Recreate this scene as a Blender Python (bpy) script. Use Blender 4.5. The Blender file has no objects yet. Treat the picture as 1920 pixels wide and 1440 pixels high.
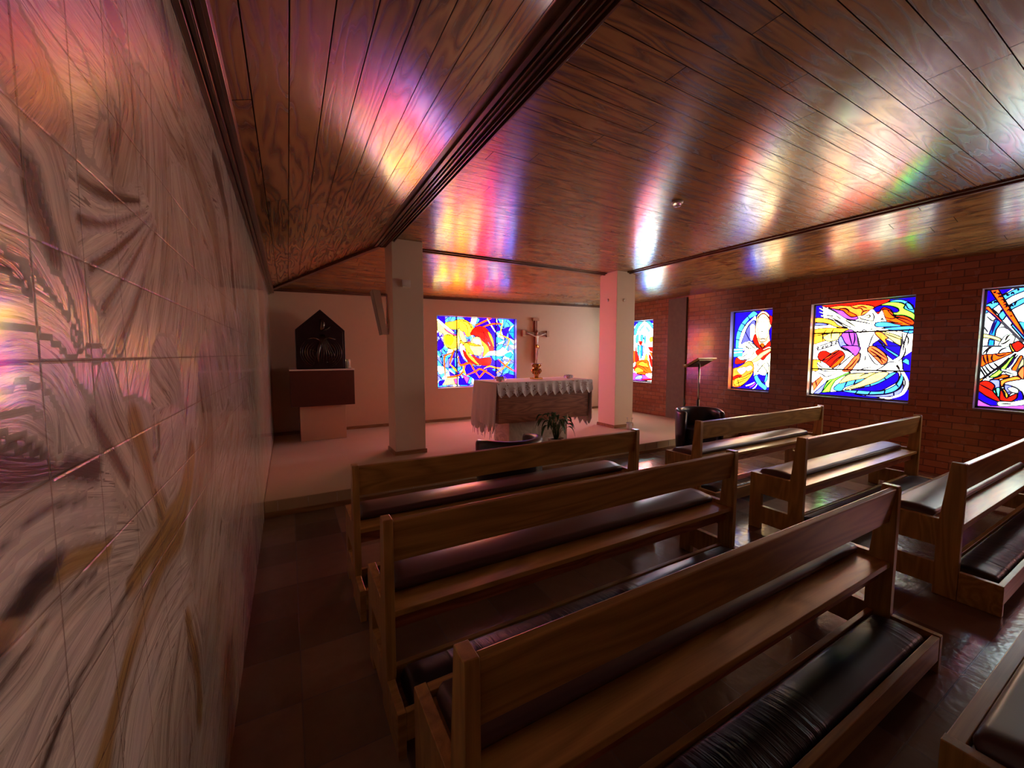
import bpy, bmesh, math, random
import numpy as np
from mathutils import Vector, Matrix
from mathutils.geometry import tessellate_polygon
R = math.radians
SC = bpy.context.scene
COL = SC.collection

# ---------------------------------------------------------------- camera
CAM_H = 1.42
cd = bpy.data.cameras.new('camera'); cam = bpy.data.objects.new('camera', cd); COL.objects.link(cam)
cd.sensor_fit = 'HORIZONTAL'; cd.sensor_width = 36.0; cd.lens = 748.0 / 1920.0 * 36.0
cd.clip_start = 0.02; cd.clip_end = 100
cam.location = (0, 0, CAM_H)
cam.rotation_euler = (R(90 - 4.2815), 0, R(-29.2458))
SC.camera = cam
# ---------------------------------------------------------------- view and world
SC.view_settings.view_transform = 'Standard'
SC.view_settings.look = 'None'
SC.view_settings.gamma = 1.0
SC.view_settings.exposure = EXPO = 2.3
SC.view_settings.use_curve_mapping = False
SC.cycles.max_bounces = 10
SC.cycles.diffuse_bounces = 6
SC.cycles.glossy_bounces = 5
SC.cycles.use_denoising = True
SC.cycles.sample_clamp_indirect = 8.0
GAIN = 1.0          # overall strength of the daylight behind the glass
world = bpy.data.worlds.new('world'); SC.world = world; world.use_nodes = True
world.node_tree.nodes['Background'].inputs[0].default_value = (0.55, 0.7, 1.0, 1)
world.node_tree.nodes['Background'].inputs[1].default_value = 1.0

# ---------------------------------------------------------------- helpers
def s2l(c):
    return tuple(((v + 0.055) / 1.055) ** 2.4 if v > 0.04045 else v / 12.92 for v in c)
def link(o, parent=None):
    COL.objects.link(o)
    if parent: o.parent = parent
    return o
def mesh_obj(name, verts, faces, mat, parent=None, smooth=False, bevel=0, seg=2):
    me = bpy.data.meshes.new(name); me.from_pydata([tuple(v) for v in verts], [], faces); me.update()
    return finish(name, me, mat, parent, smooth, bevel, seg)
def finish(name, me, mat, parent=None, smooth=False, bevel=0, seg=2):
    if isinstance(mat, (list, tuple)):
        for m in mat: me.materials.append(m)
    elif mat: me.materials.append(mat)
    o = bpy.data.objects.new(name, me); link(o, parent)
    if smooth: me.shade_smooth()
    if bevel:
        b = o.modifiers.new('bevel', 'BEVEL'); b.width = bevel; b.segments = seg; b.limit_method = 'ANGLE'; b.angle_limit = R(35)
        if not smooth: me.shade_smooth()
        b.harden_normals = True
    return o
class MB:
    def __init__(s): s.v = []; s.f = []; s.mi = []
    def add(s, v, f, mi=0):
        n = len(s.v); s.v += [tuple(p) for p in v]; s.f += [tuple(i + n for i in q) for q in f]; s.mi += [mi] * len(f); return s
    def box(s, x0, x1, y0, y1, z0, z1, mi=0):
        return s.add([(x0,y0,z0),(x1,y0,z0),(x1,y1,z0),(x0,y1,z0),(x0,y0,z1),(x1,y0,z1),(x1,y1,z1),(x0,y1,z1)],
                     [(0,3,2,1),(4,5,6,7),(0,1,5,4),(1,2,6,5),(2,3,7,6),(3,0,4,7)], mi)
    def tube(s, pts, r, n=8, mi=0, caps=True):
        pts = [Vector(p) for p in pts]; rr = r if isinstance(r, (list, tuple)) else [r] * len(pts)
        V = []; F = []; up = None
        for i, p in enumerate(pts):
            d = (pts[min(i+1, len(pts)-1)] - pts[max(i-1, 0)])
            if d.length < 1e-9: d = Vector((0,0,1))
            d.normalize()
            if up is None:
                up = Vector((0,0,1)) if abs(d.z) < .9 else Vector((1,0,0))
            a = d.cross(up)
            if a.length < 1e-6: a = d.cross(Vector((0,1,0)))
            a.normalize(); b = a.cross(d).normalized(); up = b
            for k in range(n):
                t = 2*math.pi*k/n; V.append(p + (a*math.cos(t) + b*math.sin(t))*rr[i])
        for i in range(len(pts)-1):
            for k in range(n):
                k2 = (k+1) % n; F.append((i*n+k, i*n+k2, (i+1)*n+k2, (i+1)*n+k))
        if caps: F.append(tuple(range(n))[::-1]); F.append(tuple((len(pts)-1)*n+k for k in range(n)))
        return s.add(V, F, mi)
    def lathe(s, prof, cx=0, cy=0, n=24, mi=0, ax=1, ay=1):
        V = []; F = []
        for r, z in prof:
            for k in range(n):
                t = 2*math.pi*k/n; V.append((cx + ax*r*math.cos(t), cy + ay*r*math.sin(t), z))
        for i in range(len(prof)-1):
            for k in range(n):
                k2 = (k+1) % n; F.append((i*n+k, i*n+k2, (i+1)*n+k2, (i+1)*n+k))
        F.append(tuple(range(n))[::-1]); F.append(tuple((len(prof)-1)*n+k for k in range(n)))
        return s.add(V, F, mi)
    def prism(s, outer, holes, a0, a1, axis='x', mi=0):
        """extrude a 2-D outline with holes between a0 and a1 along an axis; outline is (y,z) for x, (x,z) for y, (x,y) for z"""
        loops = [outer] + list(holes)
        tri = tessellate_polygon([[Vector((p[0], p[1], 0)) for p in l] for l in loops])
        P = [p for l in loops for p in l]; n = len(P)
        def mk(p, a): return (a, p[0], p[1]) if axis == 'x' else ((p[0], a, p[1]) if axis == 'y' else (p[0], p[1], a))
        V = [mk(p, a0) for p in P] + [mk(p, a1) for p in P]; F = []
        for t in tri: F.append(tuple(t)); F.append(tuple(i + n for i in t)[::-1])
        st = 0
        for l in loops:
            m = len(l)
            for i in range(m):
                j = (i+1) % m; F.append((st+i, st+j, st+j+n, st+i+n))
            st += m
        return s.add(V, F, mi)
    def build(s, name, mat, parent=None, smooth=False, bevel=0, seg=2, fixn=True):
        me = bpy.data.meshes.new(name); me.from_pydata(s.v, [], s.f)
        if isinstance(mat, (list, tuple)): me.polygons.foreach_set('material_index', s.mi)
        if fixn:
            bm = bmesh.new(); bm.from_mesh(me); bmesh.ops.recalc_face_normals(bm, faces=bm.faces); bm.to_mesh(me); bm.free()
        me.update()
        return finish(name, me, mat, parent, smooth, bevel, seg)
def empty(name, loc=(0,0,0), rz=0):
    o = bpy.data.objects.new(name, None); o.location = loc; o.rotation_euler = (0,0,rz); o.empty_display_size = .1
    return link(o)
def tag(o, label=None, cat=None, group=None, kind=None):
    if label: o['label'] = label
    if cat: o['category'] = cat
    if group: o['group'] = group
    if kind: o['kind'] = kind
    return o
def struct(o): o['kind'] = 'structure'; return o
def smart(o, angle=40):
    me = o.data
    me.shade_smooth()
    bm = bmesh.new(); bm.from_mesh(me)
    for e in bm.edges:
        if len(e.link_faces) == 2 and e.calc_face_angle(0) > R(angle): e.smooth = False
    bm.to_mesh(me); bm.free(); return o

# ---------------------------------------------------------------- material kit
class NT:
    def __init__(s, name):
        s.m = bpy.data.materials.new(name); s.m.use_nodes = True; s.t = s.m.node_tree
        s.b = s.t.nodes['Principled BSDF']; s.out = s.t.nodes['Material Output']
    def n(s, typ, **kw):
        nd = s.t.nodes.new(typ)
        for k, v in kw.items():
            if k.startswith('i_'):
                key = k[2:]; nd.inputs[int(key) if key.isdigit() else key.replace('_', ' ')].default_value = v
            else: setattr(nd, k, v)
        return nd
    def l(s, a, b): s.t.links.new(a, b)
    def math(s, op, a, b=None, c=None):
        nd = s.n('ShaderNodeMath', operation=op)
        for i, v in enumerate((a, b, c)):
            if v is None: continue
            if isinstance(v, (int, float)): nd.inputs[i].default_value = v
            else: s.l(v, nd.inputs[i])
        return nd.outputs[0]
    def ramp(s, fac, stops, interp='LINEAR'):
        nd = s.n('ShaderNodeValToRGB'); nd.color_ramp.interpolation = interp
        el = nd.color_ramp.elements
        while len(el) > 1: el.remove(el[-1])
        el[0].position = stops[0][0]; el[0].color = (*stops[0][1], 1)
        for p, c in stops[1:]:
            e = el.new(p); e.color = (*c, 1)
        s.l(fac, nd.inputs[0]); return nd.outputs[0]
    def noise(s, vec, scale=5, detail=3, rough=.5, dist=0, out=0):
        nd = s.n('ShaderNodeTexNoise'); nd.inputs['Scale'].default_value = scale; nd.inputs['Detail'].default_value = detail
        nd.inputs['Roughness'].default_value = rough; nd.inputs['Distortion'].default_value = dist
        if vec is not None: s.l(vec, nd.inputs['Vector'])
        return nd.outputs[out]
    def map(s, vec, scale=(1,1,1), loc=(0,0,0), rot=(0,0,0)):
        nd = s.n('ShaderNodeMapping'); nd.inputs['Scale'].default_value = scale; nd.inputs['Location'].default_value = loc; nd.inputs['Rotation'].default_value = rot
        s.l(vec, nd.inputs['Vector']); return nd.outputs[0]
    def coord(s, which='Object'): return s.n('ShaderNodeTexCoord').outputs[which]
    def mix(s, fac, a, b, blend='MIX'):
        nd = s.n('ShaderNodeMix', data_type='RGBA', blend_type=blend)
        if isinstance(fac, (int, float)): nd.inputs[0].default_value = fac
        else: s.l(fac, nd.inputs[0])
        for i, v in ((6, a), (7, b)):
            if isinstance(v, (tuple, list)): nd.inputs[i].default_value = (*v[:3], 1)
            else: s.l(v, nd.inputs[i])
        return nd.outputs[2]
    def bump(s, h, strength=.3, dist=.01, prev=None):
        nd = s.n('ShaderNodeBump'); nd.inputs['Strength'].default_value = strength; nd.inputs['Distance'].default_value = dist
        s.l(h, nd.inputs['Height'])
        if prev is not None: s.l(prev, nd.inputs['Normal'])
        s.l(nd.outputs[0], s.b.inputs['Normal']); return nd.outputs[0]
    def set(s, **kw):
        for k, v in kw.items():
            k = k.replace('_', ' ')
            if isinstance(v, (int, float)): s.b.inputs[k].default_value = v
            elif isinstance(v, (tuple, list)): s.b.inputs[k].default_value = (*v[:3], 1) if len(v) == 3 else v
            else: s.l(v, s.b.inputs[k])
        return s
def flat(name, col, rough=.5, metal=0, noise=.06, coat=0, bump=0, spec=.5):
    m = NT(name); c = m.coord()
    f = m.noise(c, 14, 4)
    lo = tuple(v*(1-noise) for v in col); hi = tuple(min(1, v*(1+noise)) for v in col)
    m.set(Base_Color=m.mix(f, lo, hi), Roughness=rough, Metallic=metal, Coat_Weight=coat, Specular_IOR_Level=spec)
    if bump: m.bump(m.noise(c, 180, 2), bump, .002)
    return m.m
def wood(name, dark, light, rough=.35, axis='x', coat=.3, scale=1.0, bump=.15, contour=9):
    """solid wood, grain along one axis of the object's own space"""
    m = NT(name); c = m.coord('Object')
    rnd = m.n('ShaderNodeObjectInfo').outputs['Random']
    cmb = m.n('ShaderNodeCombineXYZ'); m.l(m.math('MULTIPLY', rnd, 37.0), cmb.inputs[0]); m.l(m.math('MULTIPLY', rnd, 13.0), cmb.inputs[1]); m.l(m.math('MULTIPLY', rnd, 7.0), cmb.inputs[2])
    add = m.n('ShaderNodeVectorMath', operation='ADD'); m.l(c, add.inputs[0]); m.l(cmb.outputs[0], add.inputs[1]); c = add.outputs[0]
    sc = {'x': (.8, 6, 6), 'y': (6, .8, 6), 'z': (6, 6, .8)}[axis]
    v = m.map(c, tuple(q*scale for q in sc))
    n1 = m.noise(v, 1.0, 2, .5, .3)
    rings = m.math('PINGPONG', m.math('MULTIPLY', n1, contour*2), 1.0)
    fine = m.noise(m.map(c, tuple(q*scale*(3 if q < 1 else 30) for q in sc)), 1.0, 3, .6)
    f = m.math('MULTIPLY_ADD', rings, .45, m.math('MULTIPLY', fine, .55))
    m.set(Base_Color=m.ramp(f, [(.2, dark), (.75, light)]), Roughness=rough, Coat_Weight=coat, Coat_Roughness=.18)
    m.bump(f, bump, .002)
    return m.m

def boards(name, w, dark, light, groove, rough=.3, L=2.3, coat=.5, bump=.35):
    """long varnished boards laid along u of the UV map (metres), v across"""
    m = NT(name); uv = m.coord('UV'); sep = m.n('ShaderNodeSeparateXYZ'); m.l(uv, sep.inputs[0]); u, v = sep.outputs[0], sep.outputs[1]
    q = m.math('DIVIDE', v, w); idx = m.math('FLOOR', q); fr = m.math('SUBTRACT', q, idx)
    wn = m.n('ShaderNodeTexWhiteNoise', noise_dimensions='1D'); m.l(idx, wn.inputs['W']); r1 = wn.outputs['Value']
    ql = m.math('ADD', m.math('DIVIDE', u, L), m.math('MULTIPLY', r1, 7.3)); il = m.math('FLOOR', ql); fl = m.math('SUBTRACT', ql, il)
    wn2 = m.n('ShaderNodeTexWhiteNoise', noise_dimensions='2D'); cb = m.n('ShaderNodeCombineXYZ'); m.l(idx, cb.inputs[0]); m.l(il, cb.inputs[1]); m.l(cb.outputs[0], wn2.inputs['Vector']); r2 = wn2.outputs['Value']
    # grain
    gx = m.math('MULTIPLY_ADD', u, .9, m.math('MULTIPLY', r2, 61.0)); gy = m.math('MULTIPLY_ADD', v, 8.0, m.math('MULTIPLY', r2, 23.0))
    gv = m.n('ShaderNodeCombineXYZ'); m.l(gx, gv.inputs[0]); m.l(gy, gv.inputs[1])
    n1 = m.noise(gv.outputs[0], 1.0, 2.5, .45, .35)
    rings = m.math('PINGPONG', m.math('MULTIPLY', n1, 18.0), 1.0)
    sharp = m.math('POWER', rings, 1.6)
    fv = m.n('ShaderNodeCombineXYZ'); m.l(m.math('MULTIPLY', u, 6.0), fv.inputs[0]); m.l(m.math('MULTIPLY', v, 220.0), fv.inputs[1])
    fine = m.noise(fv.outputs[0], 1.0, 2, .6)
    f = m.math('ADD', m.math('MULTIPLY', sharp, .74), m.math('MULTIPLY', fine, .22))
    f = m.math('ADD', f, m.math('MULTIPLY', m.math('SUBTRACT', r2, .5), .22))
    col = m.ramp(f, [(.12, light), (.5, tuple((a+b)/2 for a, b in zip(dark, light))), (.9, dark)])
    edge = m.math('MINIMUM', fr, m.math('SUBTRACT', 1.0, fr)); g1 = m.math('LESS_THAN', edge, .018)
    e2 = m.math('MINIMUM', fl, m.math('SUBTRACT', 1.0, fl)); g2 = m.math('LESS_THAN', e2, .0011)
    g = m.math('MAXIMUM', g1, g2)
    soft = m.n('ShaderNodeMapRange'); m.l(edge, soft.inputs[0]); soft.inputs[1].default_value = 0; soft.inputs[2].default_value = .03
    h = m.math('ADD', m.math('MULTIPLY', soft.outputs[0], .25), m.math('MULTIPLY', sharp, -.22))
    spec = m.math('MULTIPLY', m.math('SUBTRACT', 1.0, g), .6)
    m.set(Base_Color=m.mix(g, col, groove), Roughness=m.math('ADD', m.math('MULTIPLY', sharp, .10), rough), Specular_IOR_Level=spec, Coat_Weight=m.math('MULTIPLY', m.math('SUBTRACT', 1.0, g), coat), Coat_Roughness=rough*.8)
    tg = m.n('ShaderNodeTangent', direction_type='UV_MAP'); m.l(tg.outputs[0], m.b.inputs['Tangent'])
    m.set(Anisotropic=.85, Anisotropic_Rotation=.25, IOR=1.5)
    m.bump(h, bump, .003)
    return m.m
# ---------------------------------------------------------------- materials
M = {}
M['ceil'] = boards('varnished_pine_boards', .133, (.055,.020,.005), (.40,.21,.070), (.010,.005,.002), rough=.21, coat=.25)
M['trimwood'] = wood('dark_trim_wood', (.05,.018,.008), (.16,.062,.026), .28, 'y', .5)
M['trimwoodx'] = wood('dark_trim_wood_cross', (.05,.018,.008), (.16,.062,.026), .28, 'x', .5)
M['pew'] = wood('oak_pew_wood', (.28,.155,.040), (.50,.295,.085), .33, 'x', .35, 1.0)
M['pewz'] = wood('oak_pew_end_wood', (.28,.155,.040), (.50,.295,.085), .33, 'z', .35, 1.2)
M['walnut'] = wood('dark_walnut_wood', (.17,.052,.024), (.42,.15,.075), .4, 'x', .2, 1.3)
M['skirt'] = wood('skirting_wood', (.20,.10,.04), (.36,.19,.08), .45, 'x', .1)
M['plaster'] = flat('cream_plaster', (.69,.48,.325), .75, noise=.03, bump=.05)
M['column'] = flat('painted_column', (.76,.62,.48), .6, noise=.02)
M['white'] = flat('white_paint', (.8,.78,.72), .45, noise=.02)
M['reveal'] = flat('grey_reveal_paint', (.30,.28,.26), .3, noise=.05)
M['black'] = flat('black_metal', (.012,.012,.014), .35, 0)
M['steel'] = flat('brushed_steel', (.55,.55,.56), .25, 1.0)
M['bronze'] = flat('dark_bronze', (.035,.026,.030), .33, .75, noise=.3)
M['relief'] = flat('polished_bronze_relief', (.10,.085,.07), .22, .9, noise=.3)
M['gold'] = flat('gilded_metal', (.75,.42,.12), .22, 1.0, noise=.25)
M['concrete'] = flat('grey_concrete', (.17,.14,.11), .7, noise=.25)
M['alu'] = flat('grey_window_frame', (.10,.10,.12), .4, .3)
M['lead'] = flat('lead_came', (.012,.010,.014), .5, .3)
M['leaf'] = flat('dark_green_leaf', (.035,.10,.035), .4, 0, .35)
M['bloom'] = flat('cream_bloom', (.85,.75,.45), .5)
M['pot'] = flat('white_ceramic', (.8,.78,.74), .25, coat=.5)
M['candle'] = flat('wax', (.85,.75,.6), .5)
M['corpus'] = flat('pale_carved_metal', (.75,.62,.52), .4, .1, noise=.2)
M['crosswood'] = wood('reddish_cross_wood', (.16,.06,.035), (.34,.15,.09), .4, 'z', .2)
M['copper'] = flat('dull_copper', (.42,.24,.16), .35, .6, noise=.3)
M['glasstable'] = None
def clear(name, tint=(1,1,1)):
    m = NT(name); m.set(Base_Color=tint, Roughness=.03, IOR=1.45, Transmission_Weight=.72); return m.m
M['glass'] = clear('clear_glass')
def leather(name, col, rough, crease=0.0):
    m = NT(name); c = m.coord()
    n = m.noise(c, 6, 4); n2 = m.noise(c, 260, 2)
    w = m.noise(m.map(c, (26, 2.5, 5)), 1.0, 3, .6, .5)
    m.set(Base_Color=m.mix(n, tuple(v*.75 for v in col), tuple(v*1.25 for v in col)), Roughness=rough, Specular_IOR_Level=.6)
    b = m.bump(n2, .06, .001)
    if crease: m.bump(m.math('MULTIPLY', w, m.ramp(m.noise(m.map(c, (1.6, 3, 1), (2.3,0,0)), 1.0, 1), [(.45,(0,0,0)),(.6,(1,1,1))])), crease, .02, b)
    return m.m
M['cushion'] = leather('oxblood_leather', (.060,.030,.034), .36, .0)
M['kneel'] = leather('black_kneeler_leather', (.016,.017,.024), .33, .7)
M['armchair'] = leather('navy_leather', (.010,.009,.022), .32)
# brick
m = NT('glazed_brick'); c = m.coord()
sep = m.n('ShaderNodeSeparateXYZ'); m.l(c, sep.inputs[0]); cb = m.n('ShaderNodeCombineXYZ'); m.l(sep.outputs[1], cb.inputs[0]); m.l(sep.outputs[2], cb.inputs[1])
br = m.n('ShaderNodeTexBrick', offset=.5); m.l(cb.outputs[0], br.inputs['Vector'])
for k, v in (('Scale', 1.0), ('Mortar Size', .005), ('Mortar Smooth', .15), ('Brick Width', .214), ('Row Height', .079), ('Bias', 0)): br.inputs[k].default_value = v
br.inputs['Color1'].default_value = (.28,.085,.040,1); br.inputs['Color2'].default_value = (.42,.16,.075,1); br.inputs['Mortar'].default_value = (.10,.045,.03,1)
n = m.noise(c, 9, 4)
ribs = m.math('SINE', m.math('MULTIPLY', sep.outputs[1], 420.0))
nr = m.noise(m.map(c, (1, 3, 2)), 2.0, 1)
m.set(Base_Color=m.mix(m.math('MULTIPLY', n, .5), br.outputs['Color'], (.20,.055,.03)), Roughness=m.math('MULTIPLY_ADD', n, .22, .14), Coat_Weight=.5, Coat_Roughness=.14)
b = m.bump(m.math('SUBTRACT', 1.0, br.outputs['Fac']), .6, .006)
b = m.bump(m.math('MULTIPLY', ribs, nr), .10, .002, b); m.bump(m.noise(c, 25, 3), .25, .004, b)
M['brick'] = m.m
# floor tiles
m = NT('dark_floor_tile'); c = m.coord()
br = m.n('ShaderNodeTexBrick', offset=.0); m.l(m.map(c, (1,1,1), (.0,.16,0)), br.inputs['Vector'])
for k, v in (('Scale', 1.0), ('Mortar Size', .003), ('Mortar Smooth', .1), ('Brick Width', .32), ('Row Height', .32), ('Bias', 0)): br.inputs[k].default_value = v
br.inputs['Color1'].default_value = (.12,.08,.055,1); br.inputs['Color2'].default_value = (.30,.20,.145,1); br.inputs['Mortar'].default_value = (.16,.13,.12,1)
n = m.noise(c, 12, 5, .6)
col = m.mix(m.math('MULTIPLY', n, .4), br.outputs['Color'], (.05,.03,.02))
m.set(Base_Color=col, Roughness=m.math('MULTIPLY_ADD', n, .16, .12), Specular_IOR_Level=.6)
b = m.bump(m.math('SUBTRACT', 1.0, br.outputs['Fac']), .5, .003); m.bump(m.noise(m.map(c, (1,1,1)), 9, 3, .6), .18, .02, b)
M['tile'] = m.m
# carpeted platform
m = NT('beige_carpet'); c = m.coord(); n = m.noise(c, 2.5, 3); n2 = m.noise(c, 300, 2)
m.set(Base_Color=m.mix(n, (.46,.35,.215), (.55,.42,.265)), Roughness=.9, Sheen_Weight=.2); m.bump(n2, .4, .004); M['carpet'] = m.m
# marble base
m = NT('pale_marble'); c = m.coord(); n = m.noise(c, 3, 6, .6, 1.2)
m.set(Base_Color=m.ramp(n, [(.35,(.48,.42,.36)), (.5,(.68,.61,.53)), (.56,(.44,.38,.33)), (.62,(.70,.64,.56))]), Roughness=.25); M['marble'] = m.m
# altar linen and lace
m = NT('white_linen'); c = m.coord(); n = m.noise(c, 300, 2)
m.set(Base_Color=(.80,.76,.78), Roughness=.85, Sheen_Weight=.3); m.bump(n, .15, .002); M['linen'] = m.m
m = NT('white_lace'); c = m.coord(); vo = m.n('ShaderNodeTexVoronoi', feature='DISTANCE_TO_EDGE'); vo.inputs['Scale'].default_value = 46; m.l(c, vo.inputs['Vector'])
big = m.noise(c, 16, 2)
m.set(Base_Color=(.82,.79,.82), Roughness=.85, Alpha=m.math('MAXIMUM', m.math('LESS_THAN', vo.outputs[0], .20), m.math('GREATER_THAN', big, .44)))
M['lace'] = m.m
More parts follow.
